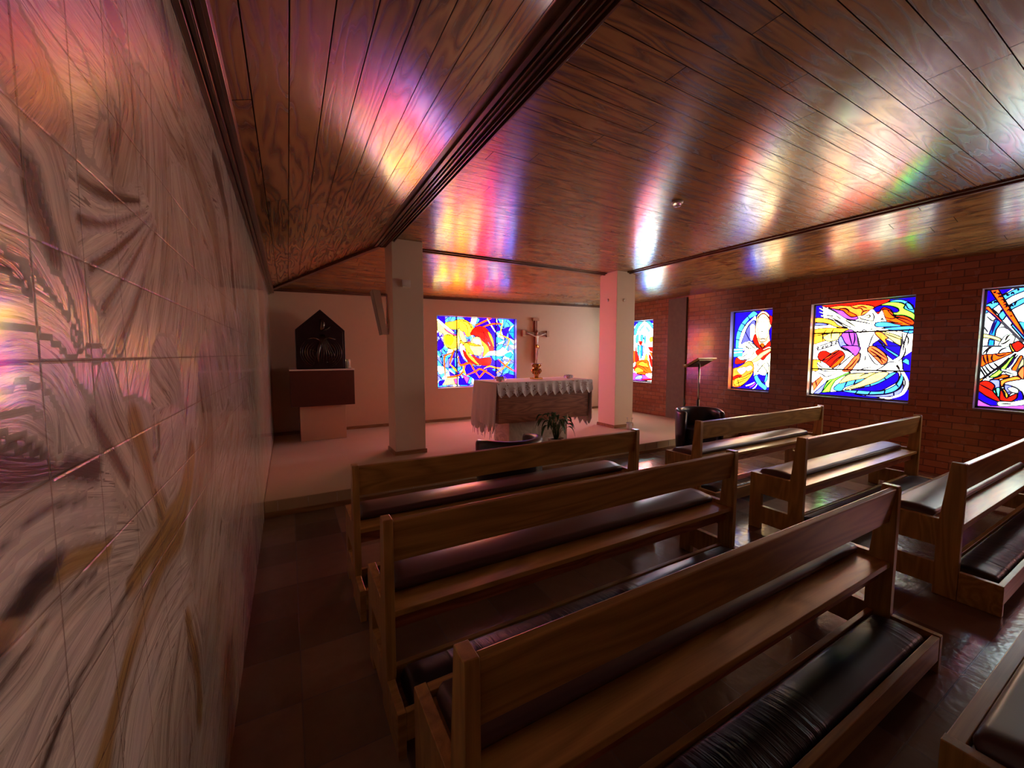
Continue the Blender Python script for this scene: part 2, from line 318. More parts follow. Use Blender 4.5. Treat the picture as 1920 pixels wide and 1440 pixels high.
# coloured glass, lit from outside by the day: each piece carries the colour of its own pane
m = NT('stained_glass'); at = m.n('ShaderNodeAttribute', attribute_name='pane_colour'); c = m.coord()
n = m.noise(m.map(c, (1,1,1)), 9, 4, .6, 1.5)
v = m.n('ShaderNodeMapRange'); m.l(n, v.inputs[0]); v.inputs[1].default_value = .3; v.inputs[2].default_value = .7; v.inputs[3].default_value = .72; v.inputs[4].default_value = 1.2
m.set(Base_Color=(.02,.02,.03), Roughness=.12, Emission_Color=at.outputs['Color'], Emission_Strength=v.outputs[0]); M['stain'] = m.m
ART = {
  1: [
   ('p','D',[2970,2153,3220,2150,3149,2047,3039,2089]),
   ('p','D',[3312,2147,3702,2154,3701,1915,3541,1986,3414,1963,3229,1939,3250,1995,3374,2074]),
   ('s','D',[2476,1666,2542,1684,2597,1595,2568,1541,2473,1487]),
   ('p','D',[2479,2131,2623,2134,2630,1964,2547,2042,2478,2083]),
   ('s','D',[3415,1982,3583,1969,3701,1877,3699,1473,3635,1549,3614,1722,3540,1872]),
   ('p','D',[2874,1470,2924,1470,2982,1322,3101,1228,3243,1170,3580,1299,3580,1415,3699,1415,3819,1239,3818,1161,3536,1088,3242,1056,2960,1137]),
   ('p','B',[2980,1211,3121,1228,3325,1093,3536,1127,3698,1066,3697,890,3241,905,3079,1022,2999,1043]),
   ('p','B',[2889,953,3180,926,3118,810,2887,819]),
   ('p','B',[2489,910,2607,925,2558,826,2488,811]),
   ('p','D',[3840,964,3974,1020,4128,977,4128,797,3796,887]),
   ('s','Y',[2621,2009,2794,2051,2871,2082,3009,2093,3128,2037,3209,1956,3228,1864,3167,1807,3066,1841,3027,1895,2928,1892,2869,1891,2734,1905]),
   ('s','P',[2482,2083,2620,1937,2791,1816,2868,1763,2865,1507,2729,1515,2616,1578,2583,1703,2590,1793,2507,1844,2475,1879]),
   ('s','Y',[2618,1776,2733,1787,2858,1726,2866,1580,2768,1525,2663,1560,2607,1668]),
   ('s','G2',[2637,1758,2713,1778,2790,1707,2730,1597,2645,1632]),
   ('s','M',[2611,1955,2714,1850,2849,1790,2829,1771,2695,1831,2620,1892]),
   ('s','P',[2879,1891,2967,1875,3026,1766,3065,1675,3004,1618,2925,1636,2875,1507]),
   ('s','Y',[2920,2056,3068,2044,3178,1937,3187,1826,3126,1769,3066,1767,3007,1858,2928,1892]),
   ('s','O2',[2926,1691,3005,1646,3125,1666,3165,1630,3044,1600,2945,1618]),
   ('s','R',[3136,1815,3229,1939,3373,1975,3498,1928,3604,1807,3661,1646,3656,1501,3613,1482,3550,1644,3434,1718,3310,1773,3207,1798]),
   ('s','R',[3217,1789,3372,1755,3497,1682,3581,1549,3613,1472,3517,1510,3412,1623,3309,1735]),
   ('s','Y2',[3519,1872,3582,1836,3646,1703,3660,1550,3614,1645,3561,1759]),
   ('s','O2',[3330,1735,3413,1680,3517,1587,3559,1491,3538,1415,3411,1377,3433,1510,3392,1642]),
   ('s','W',[2915,1599,2965,1618,2983,1470,3062,1359,3203,1265,3368,1206,3326,1184,3162,1227,3002,1341,2933,1452]),
   ('s','R',[2983,1498,3023,1471,3123,1378,3244,1302,3368,1206,3244,1211,3101,1275,3012,1378]),
   ('s','Y',[3043,1526,3123,1415,3244,1321,3347,1225,3285,1217,3142,1321,3053,1434]),
   ('s','R',[3184,1415,3327,1330,3580,1353,3571,1203,3368,1202,3244,1302]),
   ('s','P',[3135,1639,3207,1742,3330,1754,3396,1642,3391,1472,3348,1396,3204,1415,3103,1508,3084,1582]),
   ('s','Y',[3004,1618,3125,1639,3124,1545,3204,1434,3163,1415,3063,1489]),
   ('s','W',[3196,1714,3330,1717,3371,1623,3247,1621]),
   ('s','Y2',[3084,1619,3145,1639,3370,1585,3206,1584]),
   ('s','W',[3411,1339,3517,1453,3581,1482,3710,1496,3819,1551,3897,1503,3930,1454,4042,1503,4099,1454,4076,1395,3974,1415,3885,1385,3753,1366,3538,1396]),
   ('s','T',[3623,1396,3753,1372,3885,1383,3753,1318,3688,1289,3634,1328]),
   ('s','T',[3907,1415,4042,1464,4087,1415,4019,1346,3930,1372]),
   ('s','C',[3699,1511,3754,1599,3864,1629,3841,1551,3732,1492]),
   ('p','W',[3169,2131,3292,2131,3250,1995,3148,2019]),
   ('p','L',[3885,1317,4064,1296,3974,1267,3841,1278]),
   ('l26','W',[2473,2070,2630,1937,2791,1825]),
   ('l16','O',[2797,1506,2757,1397,2707,1233]),
   ('l14','O',[2787,1452,2632,1397,2597,1307,2617,979]),
   ('l14','Y2',[2707,1233,2802,1140,2870,1065]),
   ('l14','O',[2617,979,2879,1005,2979,1081,3030,1210]),
   ('l16','Y',[2981,1220,2999,1099,3038,1005]),
   ('l16','O',[2883,1378,2921,1212,3121,1247,3212,1114,3325,959]),
   ('l16','O',[2921,1193,3121,1247]),
   ('l16','O',[3038,1001,3243,1075,3346,1121,3536,1031,3675,940]),
   ('l16','O',[3324,944,3409,1034,3494,1108]),
   ('l14','Y2',[3430,1129,3558,1175,3687,1144,3818,1132]),
   ('l16','O',[3249,1976,3415,2057,3626,2151]),
   ('l12','W',[3510,2127,3604,1989,3700,1858]),
   ('l14','O',[3414,1963,3626,2027,3864,2040]),
   ('l12','Y2',[3700,1858,3886,1785,4008,1729,3986,1631,3930,1532]),
   ('l10','Y',[3865,2113,3820,1919,3798,1744]),
   ('l14','O',[3753,1318,3929,1179,4128,1067]),
   ('l10','Y2',[3708,1036,3885,1140,4053,1316]),
   ('p','P',[2655,969,2863,972,2862,833,2558,832]),
   ('p','M',[2780,938,2863,954,2862,842,2809,844]),
   ('p','M',[2959,1025,3109,956,3057,845]),
   ('p','C',[3119,965,3180,963,3138,832,3077,844]),
   ('k','K',[3755,1821,3820,1725,3908,1708,3930,1630]),
   ('k','K',[3909,2115,4020,2022,4042,1867]),
   ('k','K',[2464,1505,2538,1397,2564,1253,2496,1109]),
   ('k','K',[2540,1577,2614,1469,2729,1470]),
   ('k','K',[2930,2057,3048,1988,3087,1879,3066,1767]),
   ('k','K',[2989,2077,3128,2009,3167,1881]),
   ('k','K',[3249,1883,3414,1850,3539,1720,3624,1569]),
   ('k','K',[3331,1961,3435,1851,3455,1700]),
   ('k','K',[2890,2019,2907,1764,2965,1673]),
  ],
  2: [
   ('p','B',[6510,2185,6352,2179,6506,2030]),
   ('p','B',[6119,2173,5980,2178,5980,2064,6061,2108]),
   ('s','C',[6500,1851,6497,1989,6373,2147,6285,2168,6140,2163,5996,2049,5993,1961,6109,2073,6226,2133,6311,2075,6398,1984,6440,1871]),
   ('p','T2',[6367,1948,6245,2059,6215,2038,6333,1921]),
   ('p','T2',[6178,1994,6096,1895,6047,1907,6150,2014]),
   ('s','C',[6439,1831,6371,1834,6396,1675,6465,1700]),
   ('s','C',[6318,1821,6242,1829,6263,1706,6318,1724]),
   ('s','C',[6215,1794,6169,1795,6173,1658,6208,1670]),
   ('s','C',[6404,1595,6341,1588,6343,1377,6390,1423]),
   ('s','C2',[6314,1588,6258,1587,6271,1354,6315,1349]),
   ('s','L',[6252,1592,6201,1592,6228,1389,6253,1389]),
   ('p','R',[6377,1705,6250,1694,6280,1621,6330,1622]),
   ('s','R',[6450,1619,6416,1480,6340,1320,6369,1285,6454,1243,6460,1434]),
   ('p','O',[6524,1504,6465,1492,6457,1249,6500,1213]),
   ('p','R',[6095,1568,5983,1570,5980,1467,6048,1489]),
   ('s','R',[6076,1411,6001,1345,5975,1157,6024,1190]),
   ('s','Y',[6059,1766,5990,1780,5987,1692,6054,1683]),
   ('p','O',[6061,1467,5988,1458,5984,1345]),
   ('s','G',[6145,1434,6096,1322,6187,1299]),
   ('s','O',[6447,1203,6376,1273,6214,1298,6083,1280,6037,1156,5987,1024,6103,1008,6206,1049,6311,1114,6402,1123]),
   ('s','Y',[6359,1205,6256,1252,6124,1221,6079,1143,6194,1152,6313,1171]),
   ('p','R',[6504,1120,6419,1203,6394,1123,6475,1016]),
   ('s','Y',[6461,1063,6387,1123,6251,1082,6217,1026,6367,985]),
   ('s','O',[6398,996,6220,1037,6059,982,6247,973]),
   ('s','V',[6498,1003,6367,974,6174,965,5984,913,5982,863,6504,833]),
   ('s','L',[6396,938,6247,956,6259,876,6455,859]),
   ('s','W',[6131,996,5989,1002,5986,902,6130,950]),
   ('p','R',[6244,874,5983,893,5982,866,6273,850]),
   ('k','K',[6359,1205,6210,1196,6077,1099]),
   ('k','K',[6388,1158,6253,1150,6104,1053]),
   ('k','K',[6331,1263,6197,1242,6050,1144]),
   ('k','K',[6448,1630,6356,1606,6224,1614]),
   ('k','G3',[6348,1822,6337,1708]),
   ('k','G3',[6230,1817,6226,1705]),
   ('k','G3',[6144,1836,6122,1613,6092,1545]),
   ('k','G3',[6425,1894,6334,1844,6217,1850]),
   ('k','G3',[6418,1641,6326,1605,6224,1614]),
  ],
  3: [
   ('p','B',[4259,2204,3555,2165,3492,813,4255,749]),
   ('s','C',[4162,1383,4169,1677,4142,1827,4082,1952,3979,2061,3889,2131,3820,2084,3854,2051,3945,2006,4036,1885,4094,1739,4110,1589,4111,1481]),
   ('s','W',[4111,1481,4110,1632,4075,1792,3995,1925,3904,2008,3852,2050,3841,1977,3932,1942,3991,1851,4029,1736,4053,1598,4050,1480]),
   ('s','L2',[4066,1588,4029,1736,3971,1871,3892,1981,3847,1936,3835,1666,3918,1627]),
   ('s','W',[3934,1806,3930,1895,3889,1921,3849,1885,3839,1749,3898,1642,3926,1711]),
   ('s','S',[3845,1812,3838,1925,3828,2038,3776,2105,3736,2120,3676,2096,3625,2032,3594,1939,3598,1859,3624,1791,3606,1659,3592,1568,3782,1571,3816,1666]),
   ('s','F',[3815,1934,3801,2005,3732,2015,3657,1984,3630,1892,3638,1791,3668,1701,3726,1663,3773,1716,3803,1810]),
   ('s','R',[3633,2037,3584,2008,3594,1889,3618,1931]),
   ('s','R',[3872,1636,3841,1749,3772,1582,3709,1514,3653,1579,3604,1628,3589,1558,3649,1498,3759,1509]),
   ('s','O',[3752,1581,3712,1593,3689,1549,3719,1527]),
   ('s','F',[4061,1588,3919,1637,3790,1520,3708,1498,3587,1527,3573,1214,3578,908,3643,924,3631,1110,3730,1085,3830,1038,3855,1153,4054,1308,4133,1351,4027,1448,3996,1480,4050,1480]),
   ('p','C',[4213,1520,4031,1523,4046,1384,4206,1366]),
   ('p','W',[4212,1503,4030,1510,4029,1491,4211,1482]),
   ('p','W',[4210,1454,4039,1464,4043,1443,4209,1432]),
   ('s','R',[4172,1279,4139,1361,4065,1319,3963,1331,4020,1271,4140,1247]),
   ('s','R',[3822,1447,3789,1497,3729,1507,3698,1486,3606,1517,3584,1457,3644,1386,3700,1322,3752,1364]),
   ('s','P',[3813,1364,3735,1437,3608,1502,3588,1472,3703,1385,3780,1312,3923,1268]),
   ('s','O2',[4203,1147,4104,1199,4029,1244,3946,1301,3880,1292,3847,1238,3842,1143,3892,1035,3962,946,4056,862,4185,853,4207,920]),
   ('s','Y',[4151,1000,4009,1029,3854,1122,3912,1002,4036,887,4157,879]),
   ('s','F',[4116,1160,3995,1202,3959,1160,4022,1081,4083,1091]),
   ('s','F',[3975,1190,3900,1228,3862,1195,3887,1150,3949,1137]),
   ('s','R',[4197,1014,4109,1059,4037,1050,4107,1011,4195,970]),
   ('s','C',[3830,1038,3769,1073,3704,962,3617,893,3638,832,3689,859,3773,926]),
   ('s','B',[3770,1085,3634,1069,3659,959,3726,997]),
   ('s','F',[3764,1141,3696,1221,3627,1130,3640,1077,3730,1085]),
   ('s','C',[3640,1089,3612,1121,3617,1008,3664,954]),
   ('l18','W',[3960,882,3886,908,3815,955]),
   ('l14','V',[3895,860,3844,890,3799,940]),
   ('l14','W',[3842,842,3801,872,3773,926]),
   ('k','K',[3808,1934,3793,2035,3725,2081,3643,2013,3609,1900]),
   ('k','K',[3831,1997,3774,2064,3695,2068,3622,1971]),
   ('k','G3',[3799,1727,3766,1664,3716,1678,3666,1661,3630,1720]),
   ('k','G3',[3768,1941,3743,1945]),
   ('k','G3',[3718,1943,3694,1936]),
   ('k','G3',[3751,1792,3711,1787]),
   ('k','G3',[3797,1686,3754,1622,3694,1621,3637,1660]),
   ('k','K',[4169,1677,4080,1653]),
   ('k','K',[4142,1827,4042,1790]),
   ('k','K',[4082,1952,3993,1894]),
   ('k','K',[3979,2061,3923,1973]),
   ('k','K',[4033,1576,3956,1533,3911,1458]),
   ('k','K',[3960,1628,3873,1542,3809,1499]),
   ('k','K',[4011,1810,3919,1637]),
   ('k','K',[3886,1374,3848,1447,3828,1458]),
   ('k','K',[3639,1284,3687,1252,3772,1135,3830,1049]),
   ('k','K',[3697,1241,3633,1151,3609,1060]),
   ('k','K',[4148,924,4040,985,3934,1033,3855,1143]),
   ('k','K',[4169,878,4060,940,3954,989]),
   ('k','K',[4107,1003,4068,863]),
   ('k','G3',[4110,1329,4014,1384,3931,1448]),
   ('k','G3',[4054,1308,3947,1331,3866,1384]),
   ('k','G3',[3982,1628,3854,1583,3789,1499]),
   ('k','G3',[4010,1544,3934,1522,3850,1500]),
   ('k','G3',[3740,1313,3777,1250,3745,1209]),
   ('k','G3',[3650,1314,3598,1233,3602,1111]),
  ],
  4: [
   ('p','B',[3002,2171,2906,2160,2887,1935,2991,1943]),
   ('p','R',[2909,2116,2902,2168,2148,2146,2175,2091,2271,2054,2321,2035,2361,2072,2459,2088,2573,2082,2700,2091,2823,2086,2876,2100]),
   ('p','B',[2154,2147,1903,2153,1879,1719,1907,1721,1925,1939,1935,2023,2000,2083,2058,2104,2117,2111,2164,2097]),
   ('s','C',[2178,2091,2117,2111,2035,2102,1964,2052,1926,1984,1921,1928,1970,1951,2017,1986,2013,2039,2056,2074,2145,2076]),
   ('s','C',[2004,2060,1964,2045,1929,1977,1972,1981,1996,2022]),
   ('s','G',[2268,2050,2175,2087,2080,2076,2013,2039,2018,1994,1921,1920,1917,1845,1989,1889,2107,1924,2120,1948,2073,1959,2074,1999,2143,2037,2216,2048]),
   ('s','O2',[2817,2085,2700,2101,2573,2083,2459,2092,2328,2056,2319,2023,2357,1995,2419,1950,2484,1929,2552,1935,2595,1965,2625,2007,2697,2042,2770,2061]),
   ('s','O',[2698,2052,2627,2045,2569,1998,2499,1950,2511,1931,2580,1941,2631,1987]),
   ('s','O',[2226,1990,2170,1993,2120,1942,2106,1917,2024,1910,1954,1874,1910,1826,1913,1775,2041,1785,2130,1809,2180,1836,2195,1893]),
   ('s','O3',[2106,1902,2024,1903,1948,1859,1912,1811,1938,1783,2020,1834]),
   ('s','B',[2323,1998,2308,2030,2259,2051,2173,2046,2112,2020,2068,1983,2072,1957,2114,1951,2146,1991,2208,2024,2238,2011,2261,1974,2305,1980]),
   ('s','R',[2298,1972,2261,1976,2238,2007,2208,2028,2145,1989,2151,1974,2207,2007,2231,1989,2253,1952,2284,1947]),
   ('s','V',[2830,2081,2726,2046,2654,2023,2609,1975,2552,1928,2491,1933,2478,1908,2509,1887,2578,1897,2635,1926,2694,1974,2754,2030]),
   ('p','F',[2907,2116,2799,2049,2694,1975,2591,1890,2479,1829,2503,1781,2586,1786,2643,1815,2748,1898,2838,1940,2915,1968,2916,1984,2848,1978,2940,2030,2937,2040,2826,1991,2944,2083,2937,2093,2828,2028,2908,2106]),
   ('s','F',[2484,1929,2419,1942,2357,2001,2325,2014,2292,1971,2265,1943,2231,1989,2199,1902,2177,1833,2235,1833,2278,1832,2414,1862]),
   ('s','C',[2280,1832,2180,1836,2100,1807,2041,1788,2046,1770,2272,1780]),
   ('s','Y',[2980,1945,2876,1937,2762,1893,2693,1820,2589,1786,2714,1802,2834,1861,2977,1889]),
   ('s','L',[2976,1875,2887,1869,2818,1838,2974,1839]),
   ('s','Y',[2991,1778,2592,1775,2645,1709,2683,1625,2764,1636,2897,1596,2989,1581]),
   ('s','P',[2870,1666,2768,1723,2681,1719,2684,1633,2806,1603]),
   ('s','V',[2651,1699,2611,1741,2550,1755,2500,1719,2470,1660,2444,1551,2443,1464,2494,1477,2559,1537,2603,1572,2649,1658]),
   ('s','L',[2687,1625,2654,1673,2603,1572,2528,1478,2598,1474,2657,1522]),
   ('s','O2',[2287,1693,2259,1714,2196,1689,2150,1624,2174,1609,2141,1509,2210,1594]),
   ('s','C',[2218,1757,1926,1768,1927,1677,2037,1712,2156,1734]),
   ('s','F',[2337,1752,2212,1754,2012,1679,2021,1633,2216,1720]),
   ('s','P',[2210,1713,2021,1631,2024,1527,2151,1636]),
   ('p','B',[2305,1552,2235,1613,2210,1592,2138,1502,2174,1611,2018,1523,2020,1461,2268,1463]),
   ('p','C',[2247,1593,2229,1587,2118,1470,2145,1470]),
   ('p','B',[2278,1527,2021,1522,2028,1398,2087,1345,2183,1444]),
   ('p','C',[2200,1525,2140,1485,2036,1406,2054,1384,2154,1468]),
   ('s','U',[2338,1519,2281,1523,2188,1446,2139,1359,2156,1303,2193,1283,2259,1356,2351,1469]),
   ('s','U',[2490,1387,2432,1438,2425,1372,2494,1237,2520,1188,2614,1184,2547,1295]),
   ('s','V',[2643,1529,2442,1525,2444,1447,2482,1395,2526,1437]),
   ('s','L',[2656,1516,2585,1498,2526,1439,2570,1473]),
   ('s','R',[2923,1391,2901,1449,2837,1468,2761,1431,2697,1474,2639,1466,2600,1413,2604,1362,2645,1302,2728,1224,2821,1288,2907,1346]),
   ('p','O',[2875,1317,2780,1368,2668,1472,2697,1474,2761,1431,2853,1338]),
   ('p','O',[2728,1226,2762,1234,2635,1388,2601,1412,2604,1354,2658,1276]),
   ('s','Y',[2984,1323,2930,1337,2883,1315,2907,1190,2978,1185]),
   ('s','F',[2921,1306,2858,1280,2788,1238,2698,1205,2704,1184,2853,1178,2917,1234]),
   ('s','G',[2864,858,2778,1035,2699,1075,2540,1168,2538,1151,2676,1059,2730,959,2765,855]),
   ('p','U',[2972,992,2872,1093,2840,1067,2954,875]),
   ('p','L',[2957,839,2835,979,2783,1053,2859,841]),
   ('s','C',[2706,935,2645,1009,2520,1051,2334,1104,2437,1030,2571,960,2611,906,2668,901]),
   ('s','P',[2645,1009,2539,1143,2378,1166,2127,1185,2336,1104,2520,1052]),
   ('p','B',[2890,833,2860,859,2610,899,2363,884,2169,838,2015,875,1944,961,1894,988,1883,781,2928,664]),
   ('p','B',[2001,1368,1909,1460,1883,981,1919,978,1925,1085,1979,1191]),
   ('p','C',[2001,1325,1966,1368,1931,1345,1930,1281]),
   ('s','B',[2514,939,2368,967,2182,1069,2066,1178,2022,1173,2025,1080,2093,1011,2199,939,2365,925]),
   ('s','C',[2542,945,2368,983,2183,1102,2096,1178,2046,1179,2146,1084,2304,988]),
   ('s','C',[2611,906,2432,926,2205,930,2080,997,2025,1064,2002,1180,2051,1274,1985,1190,1976,1082,2019,977,2112,914,2298,881,2464,884]),
   ('s','L',[2463,875,2297,873,2112,906,1997,986,1978,1082,1971,982,2015,899,2170,861,2329,854]),
   ('l34','W',[2037,1294,1992,1206,1942,1084,1946,992,1993,902,2150,830]),
   ('s','P',[2576,926,2437,1020,2249,1170,2120,1177,2213,1069,2434,962]),
   ('k','K',[2794,1949,2718,1892,2629,1810]),
   ('k','K',[2619,1893,2561,1847,2497,1793]),
   ('k','K',[2605,1892,2481,1867,2283,1805]),
   ('k','K',[2855,1980,2751,1954]),
   ('k','K',[2410,1910,2379,1936,2350,1934,2355,1906,2404,1908]),
   ('k','K',[2698,2052,2627,2054,2584,2016,2596,1984]),
   ('k','K',[2573,2082,2517,2043,2450,2036,2421,1985]),
   ('k','K',[2491,2057,2438,2059,2384,2030]),
   ('k','K',[2445,1946,2421,1993,2357,2003]),
   ('k','K',[2195,1901,2134,1873,2069,1883,1987,1854,1929,1812]),
   ('k','K',[2169,1977,2106,1902,2046,1889]),
   ('k','K',[2175,1860,2101,1824,2019,1803]),
   ('k','K',[2742,1782,2768,1723,2767,1636]),
   ('k','K',[2830,1774,2871,1701,2870,1604]),
   ('k','K',[2979,1688,2879,1702,2768,1723]),
   ('k','G3',[2962,1517,2827,1568,2677,1633]),
   ('k','G3',[2960,1464,2817,1515,2673,1573]),
   ('k','G3',[2947,1513,2922,1477,2928,1521,2899,1490]),
   ('k','G3',[2886,1538,2869,1498,2860,1542,2870,1520]),
   ('k','G3',[2842,1560,2817,1515,2805,1568]),
   ('k','G3',[2783,1576,2766,1541,2754,1584,2779,1567]),
   ('k','G3',[2732,1596,2709,1565,2704,1608,2681,1582]),
   ('k','K',[2507,1719,2495,1619,2511,1536]),
   ('k','K',[2569,1739,2551,1654,2518,1536]),
   ('k','K',[2026,1627,2015,1527,2023,1461]),
   ('k','K',[1947,1738,1975,1633,1992,1526,1994,1461]),
   ('k','K',[1977,1664,1951,1602,1958,1526]),
   ('k','K',[2861,1338,2781,1396,2675,1465]),
   ('k','K',[2821,1290,2757,1361,2639,1460]),
   ('k','K',[2766,1247,2684,1353,2609,1413]),
   ('k','K',[2329,1471,2263,1422,2152,1327]),
   ('k','K',[2311,1503,2239,1446,2149,1366]),
   ('k','K',[2287,1397,2229,1382,2182,1302]),
   ('k','K',[2698,1205,2630,1285,2551,1371,2492,1430]),
   ('k','K',[2590,1188,2517,1262,2455,1364]),
   ('k','K',[2548,1049,2578,961]),
   ('k','K',[2447,1080,2477,1003]),
   ('k','K',[2299,1023,2296,990]),
   ('k','K',[2159,1112,2134,1089]),
   ('k','K',[2425,926,2450,882]),
   ('k','K',[2287,921,2311,878]),
   ('k','K',[2139,961,2148,900]),
   ('k','K',[2042,1047,2010,1002]),
   ('k','K',[2343,871,2335,851]),
   ('k','K',[2053,932,2051,889]),
   ('k','K',[2930,1027,2911,956]),
   ('k','K',[2838,871,2775,983,2720,1056]),
   ('k','K',[1980,1514,1971,1452,1995,1375,2039,1321]),
   ('k','K',[2043,1289,2010,1228]),
   ('k','K',[2953,1170,2858,1129,2788,1097,2653,1172]),
   ('k','G3',[2719,1909,2616,1826,2545,1788]),
   ('k','G3',[2464,1923,2416,1886,2298,1854]),
   ('k','G3',[2323,1968,2301,1910,2311,1854]),
   ('k','G3',[2229,1849,2219,1887,2205,1847]),
   ('k','G3',[2722,1961,2662,1905]),
   ('k','G3',[2488,1751,2433,1707,2402,1747,2355,1712]),
   ('k','G3',[2472,1701,2460,1601,2434,1485]),
   ('k','G3',[2290,1693,2317,1613,2343,1484]),
   ('k','G3',[2203,1697,2019,1604]),
   ('k','G3',[2012,1680,2004,1527]),
   ('k','G3',[2432,1438,2421,1356,2450,1272]),
   ('k','G3',[2355,1471,2311,1373,2256,1293,2193,1278]),
   ('k','G3',[2364,1397,2367,1332]),
   ('k','G3',[2193,1278,2110,1320,2044,1313]),
   ('k','G3',[2446,1189,2381,1224,2285,1252]),
   ('k','G3',[2263,1196,2191,1246,2133,1303]),
   ('k','G3',[2928,1297,2879,1244,2832,1219]),
   ('k','G3',[2910,1234,2853,1183,2711,1179]),
   ('k','G3',[2621,1096,2539,1143,2444,1155]),
   ('k','G3',[2415,1115,2364,1151,2313,1161]),
   ('k','G3',[1971,1145,1949,1053,1968,974]),
  ],
  5: [
   ('p','B',[1359,2152,1140,2135,1221,2066,1268,2019,1347,1956]),
   ('s','C',[1341,1955,1268,2020,1205,2064,1147,2108,1081,2127,1078,2085,1158,2040,1245,1960,1287,1916,1336,1872]),
   ('s','C',[1242,1840,1222,1881,1165,1951,1074,2013,1071,1960,1150,1897,1186,1835,1211,1788]),
   ('s','C2',[1294,1635,1276,1736,1261,1798,1221,1761,1248,1686,1257,1613]),
   ('p','C2',[1294,1586,1253,1570,1254,1512,1299,1512]),
   ('p','C',[1103,1763,1058,1755,1053,1657]),
   ('p','C',[1143,1718,1135,1741,1049,1594,1047,1559]),
   ('p','O',[1323,2133,1258,2124,1208,2008,1148,1870,1103,1763,1056,1643,1055,1608,1128,1734,1190,1853,1246,1973]),
   ('s','O',[1335,1935,1316,1944,1272,1871,1209,1775,1218,1765,1270,1836,1328,1909]),
   ('p','P',[1209,1774,1050,1545,1062,1543,1218,1765]),
   ('s','P',[1346,1647,1273,1624,1211,1589,1215,1558,1274,1589,1347,1610]),
   ('s','F',[1204,1568,1185,1616,1149,1633,1115,1608,1115,1566,1139,1510,1212,1501,1220,1530]),
   ('p','P',[1328,1513,1200,1511,1200,1501,1327,1503]),
   ('s','R',[1134,1520,1116,1539,1086,1558,1049,1518,1047,1499,1065,1469,1092,1444,1116,1464]),
   ('s','Y',[1146,1515,1136,1530,1124,1490,1106,1454,1123,1449]),
   ('s','O',[1337,1403,1244,1421,1142,1441,1115,1440,1140,1415,1246,1338,1291,1312,1334,1283]),
   ('p','Y',[1348,1119,1290,1184,1240,1247,1191,1304,1138,1386,1145,1350,1196,1279,1252,1216,1302,1151,1347,1093]),
   ('s','G',[1266,1172,1213,1237,1160,1320,1137,1370,1096,1426,1129,1335,1154,1265,1180,1219,1210,1177,1249,1163]),
   ('s','O',[1117,1256,1091,1331,1068,1401,1048,1391,1065,1322,1083,1241]),
   ('s','P',[1080,1243,1048,1382,1036,1313,1054,1283]),
   ('s','F',[1199,1259,1130,1251,1079,1233,1080,1188,1140,1200,1160,1219,1195,1248]),
   ('s','U',[1072,1223,1035,1294,1027,1162,1054,1174]),
   ('s','O',[1255,1142,1197,1173,1172,1200,1125,1182,1189,1152,1247,1136]),
   ('s','O2',[1188,1128,1138,1161,1076,1184,1045,1156,1092,1138,1148,1114,1170,1062,1182,1082]),
   ('s','L',[1264,1128,1195,1138,1184,1073,1179,948,1212,983,1231,1069]),
   ('s','T2',[1230,1013,1209,1050,1183,1047,1180,951,1211,979]),
   ('s','L',[1153,1090,1101,1078,1056,1047,1050,1008,1097,1004,1127,971,1150,1035]),
   ('s','R',[1338,1088,1310,1121,1270,1121,1231,1089,1222,1060,1232,1017,1189,945,1168,920,1187,903,1266,947,1337,1010]),
   ('s','B',[1342,1007,1266,943,1187,898,1159,881,1177,858,1237,852,1290,882,1337,920]),
   ('p','V',[1338,918,1290,882,1237,852,1178,857,1011,888,1007,814,1335,773]),
   ('s','R',[1179,1032,1160,1008,1135,954,1056,1007,1062,951,1095,913,1168,915,1180,940]),
   ('s','Y',[1174,1048,1149,1035,1123,981,1125,950,1137,949,1151,1008]),
   ('s','B',[1058,1026,1032,1019,1021,940,1094,908,1062,956]),
   ('s','F',[1188,898,1110,907,1094,908,1014,937,1011,887,1107,861,1178,853]),
   ('s','F',[1131,1051,1101,1068,1061,1045,1057,1011,1097,1013]),
   ('k','K2',[1246,1973,1190,1853,1128,1734,1054,1606]),
   ('k','K2',[1328,1909,1270,1836,1218,1765]),
   ('k','K2',[1261,1798,1276,1736,1294,1635]),
   ('k','K2',[1248,1787,1263,1726,1277,1639]),
   ('k','K',[1214,1904,1231,1877]),
   ('k','K',[1138,1751,1148,1719]),
   ('k','K',[1239,1849,1287,1916]),
   ('k','K',[1289,2104,1281,2089,1273,2107]),
   ('k','K',[1271,2078,1253,2080,1245,2060]),
   ('k','K',[1253,2032,1241,2050,1231,2030]),
   ('k','K',[1235,2002,1217,2009,1204,1984,1218,1971]),
   ('k','K',[1213,1942,1196,1959,1188,1930,1206,1922]),
   ('k','K',[1185,1882,1168,1900,1160,1871]),
   ('k','K',[1158,1833,1145,1822]),
   ('k','K',[1316,1972,1304,1985,1290,1969]),
   ('k','K',[1278,1973,1273,1996,1259,1976]),
   ('k','K',[1193,2072,1189,2048,1175,2061]),
   ('k','K',[1165,2055,1157,2077,1144,2057]),
   ('k','K',[1144,2099,1133,2116,1117,2100,1125,2087]),
   ('k','K',[1163,1918,1156,1946,1142,1925]),
   ('k','K',[1134,1934,1130,1966,1119,1974]),
   ('k','K',[1176,1563,1163,1610,1146,1624]),
   ('k','K',[1208,1530,1180,1539,1143,1581]),
   ('k','K',[1297,1416,1291,1369,1282,1323]),
   ('k','K',[1324,1405,1314,1354,1298,1313]),
   ('k','K',[1257,1416,1261,1370,1246,1339]),
   ('k','K',[1237,1416,1203,1401,1160,1421]),
   ('k','K',[1343,1275,1316,1214,1281,1143]),
   ('k','K',[1330,1286,1299,1225,1266,1170]),
   ('k','K',[1307,1297,1273,1236,1245,1207]),
   ('k','K',[1281,1313,1248,1263,1208,1249]),
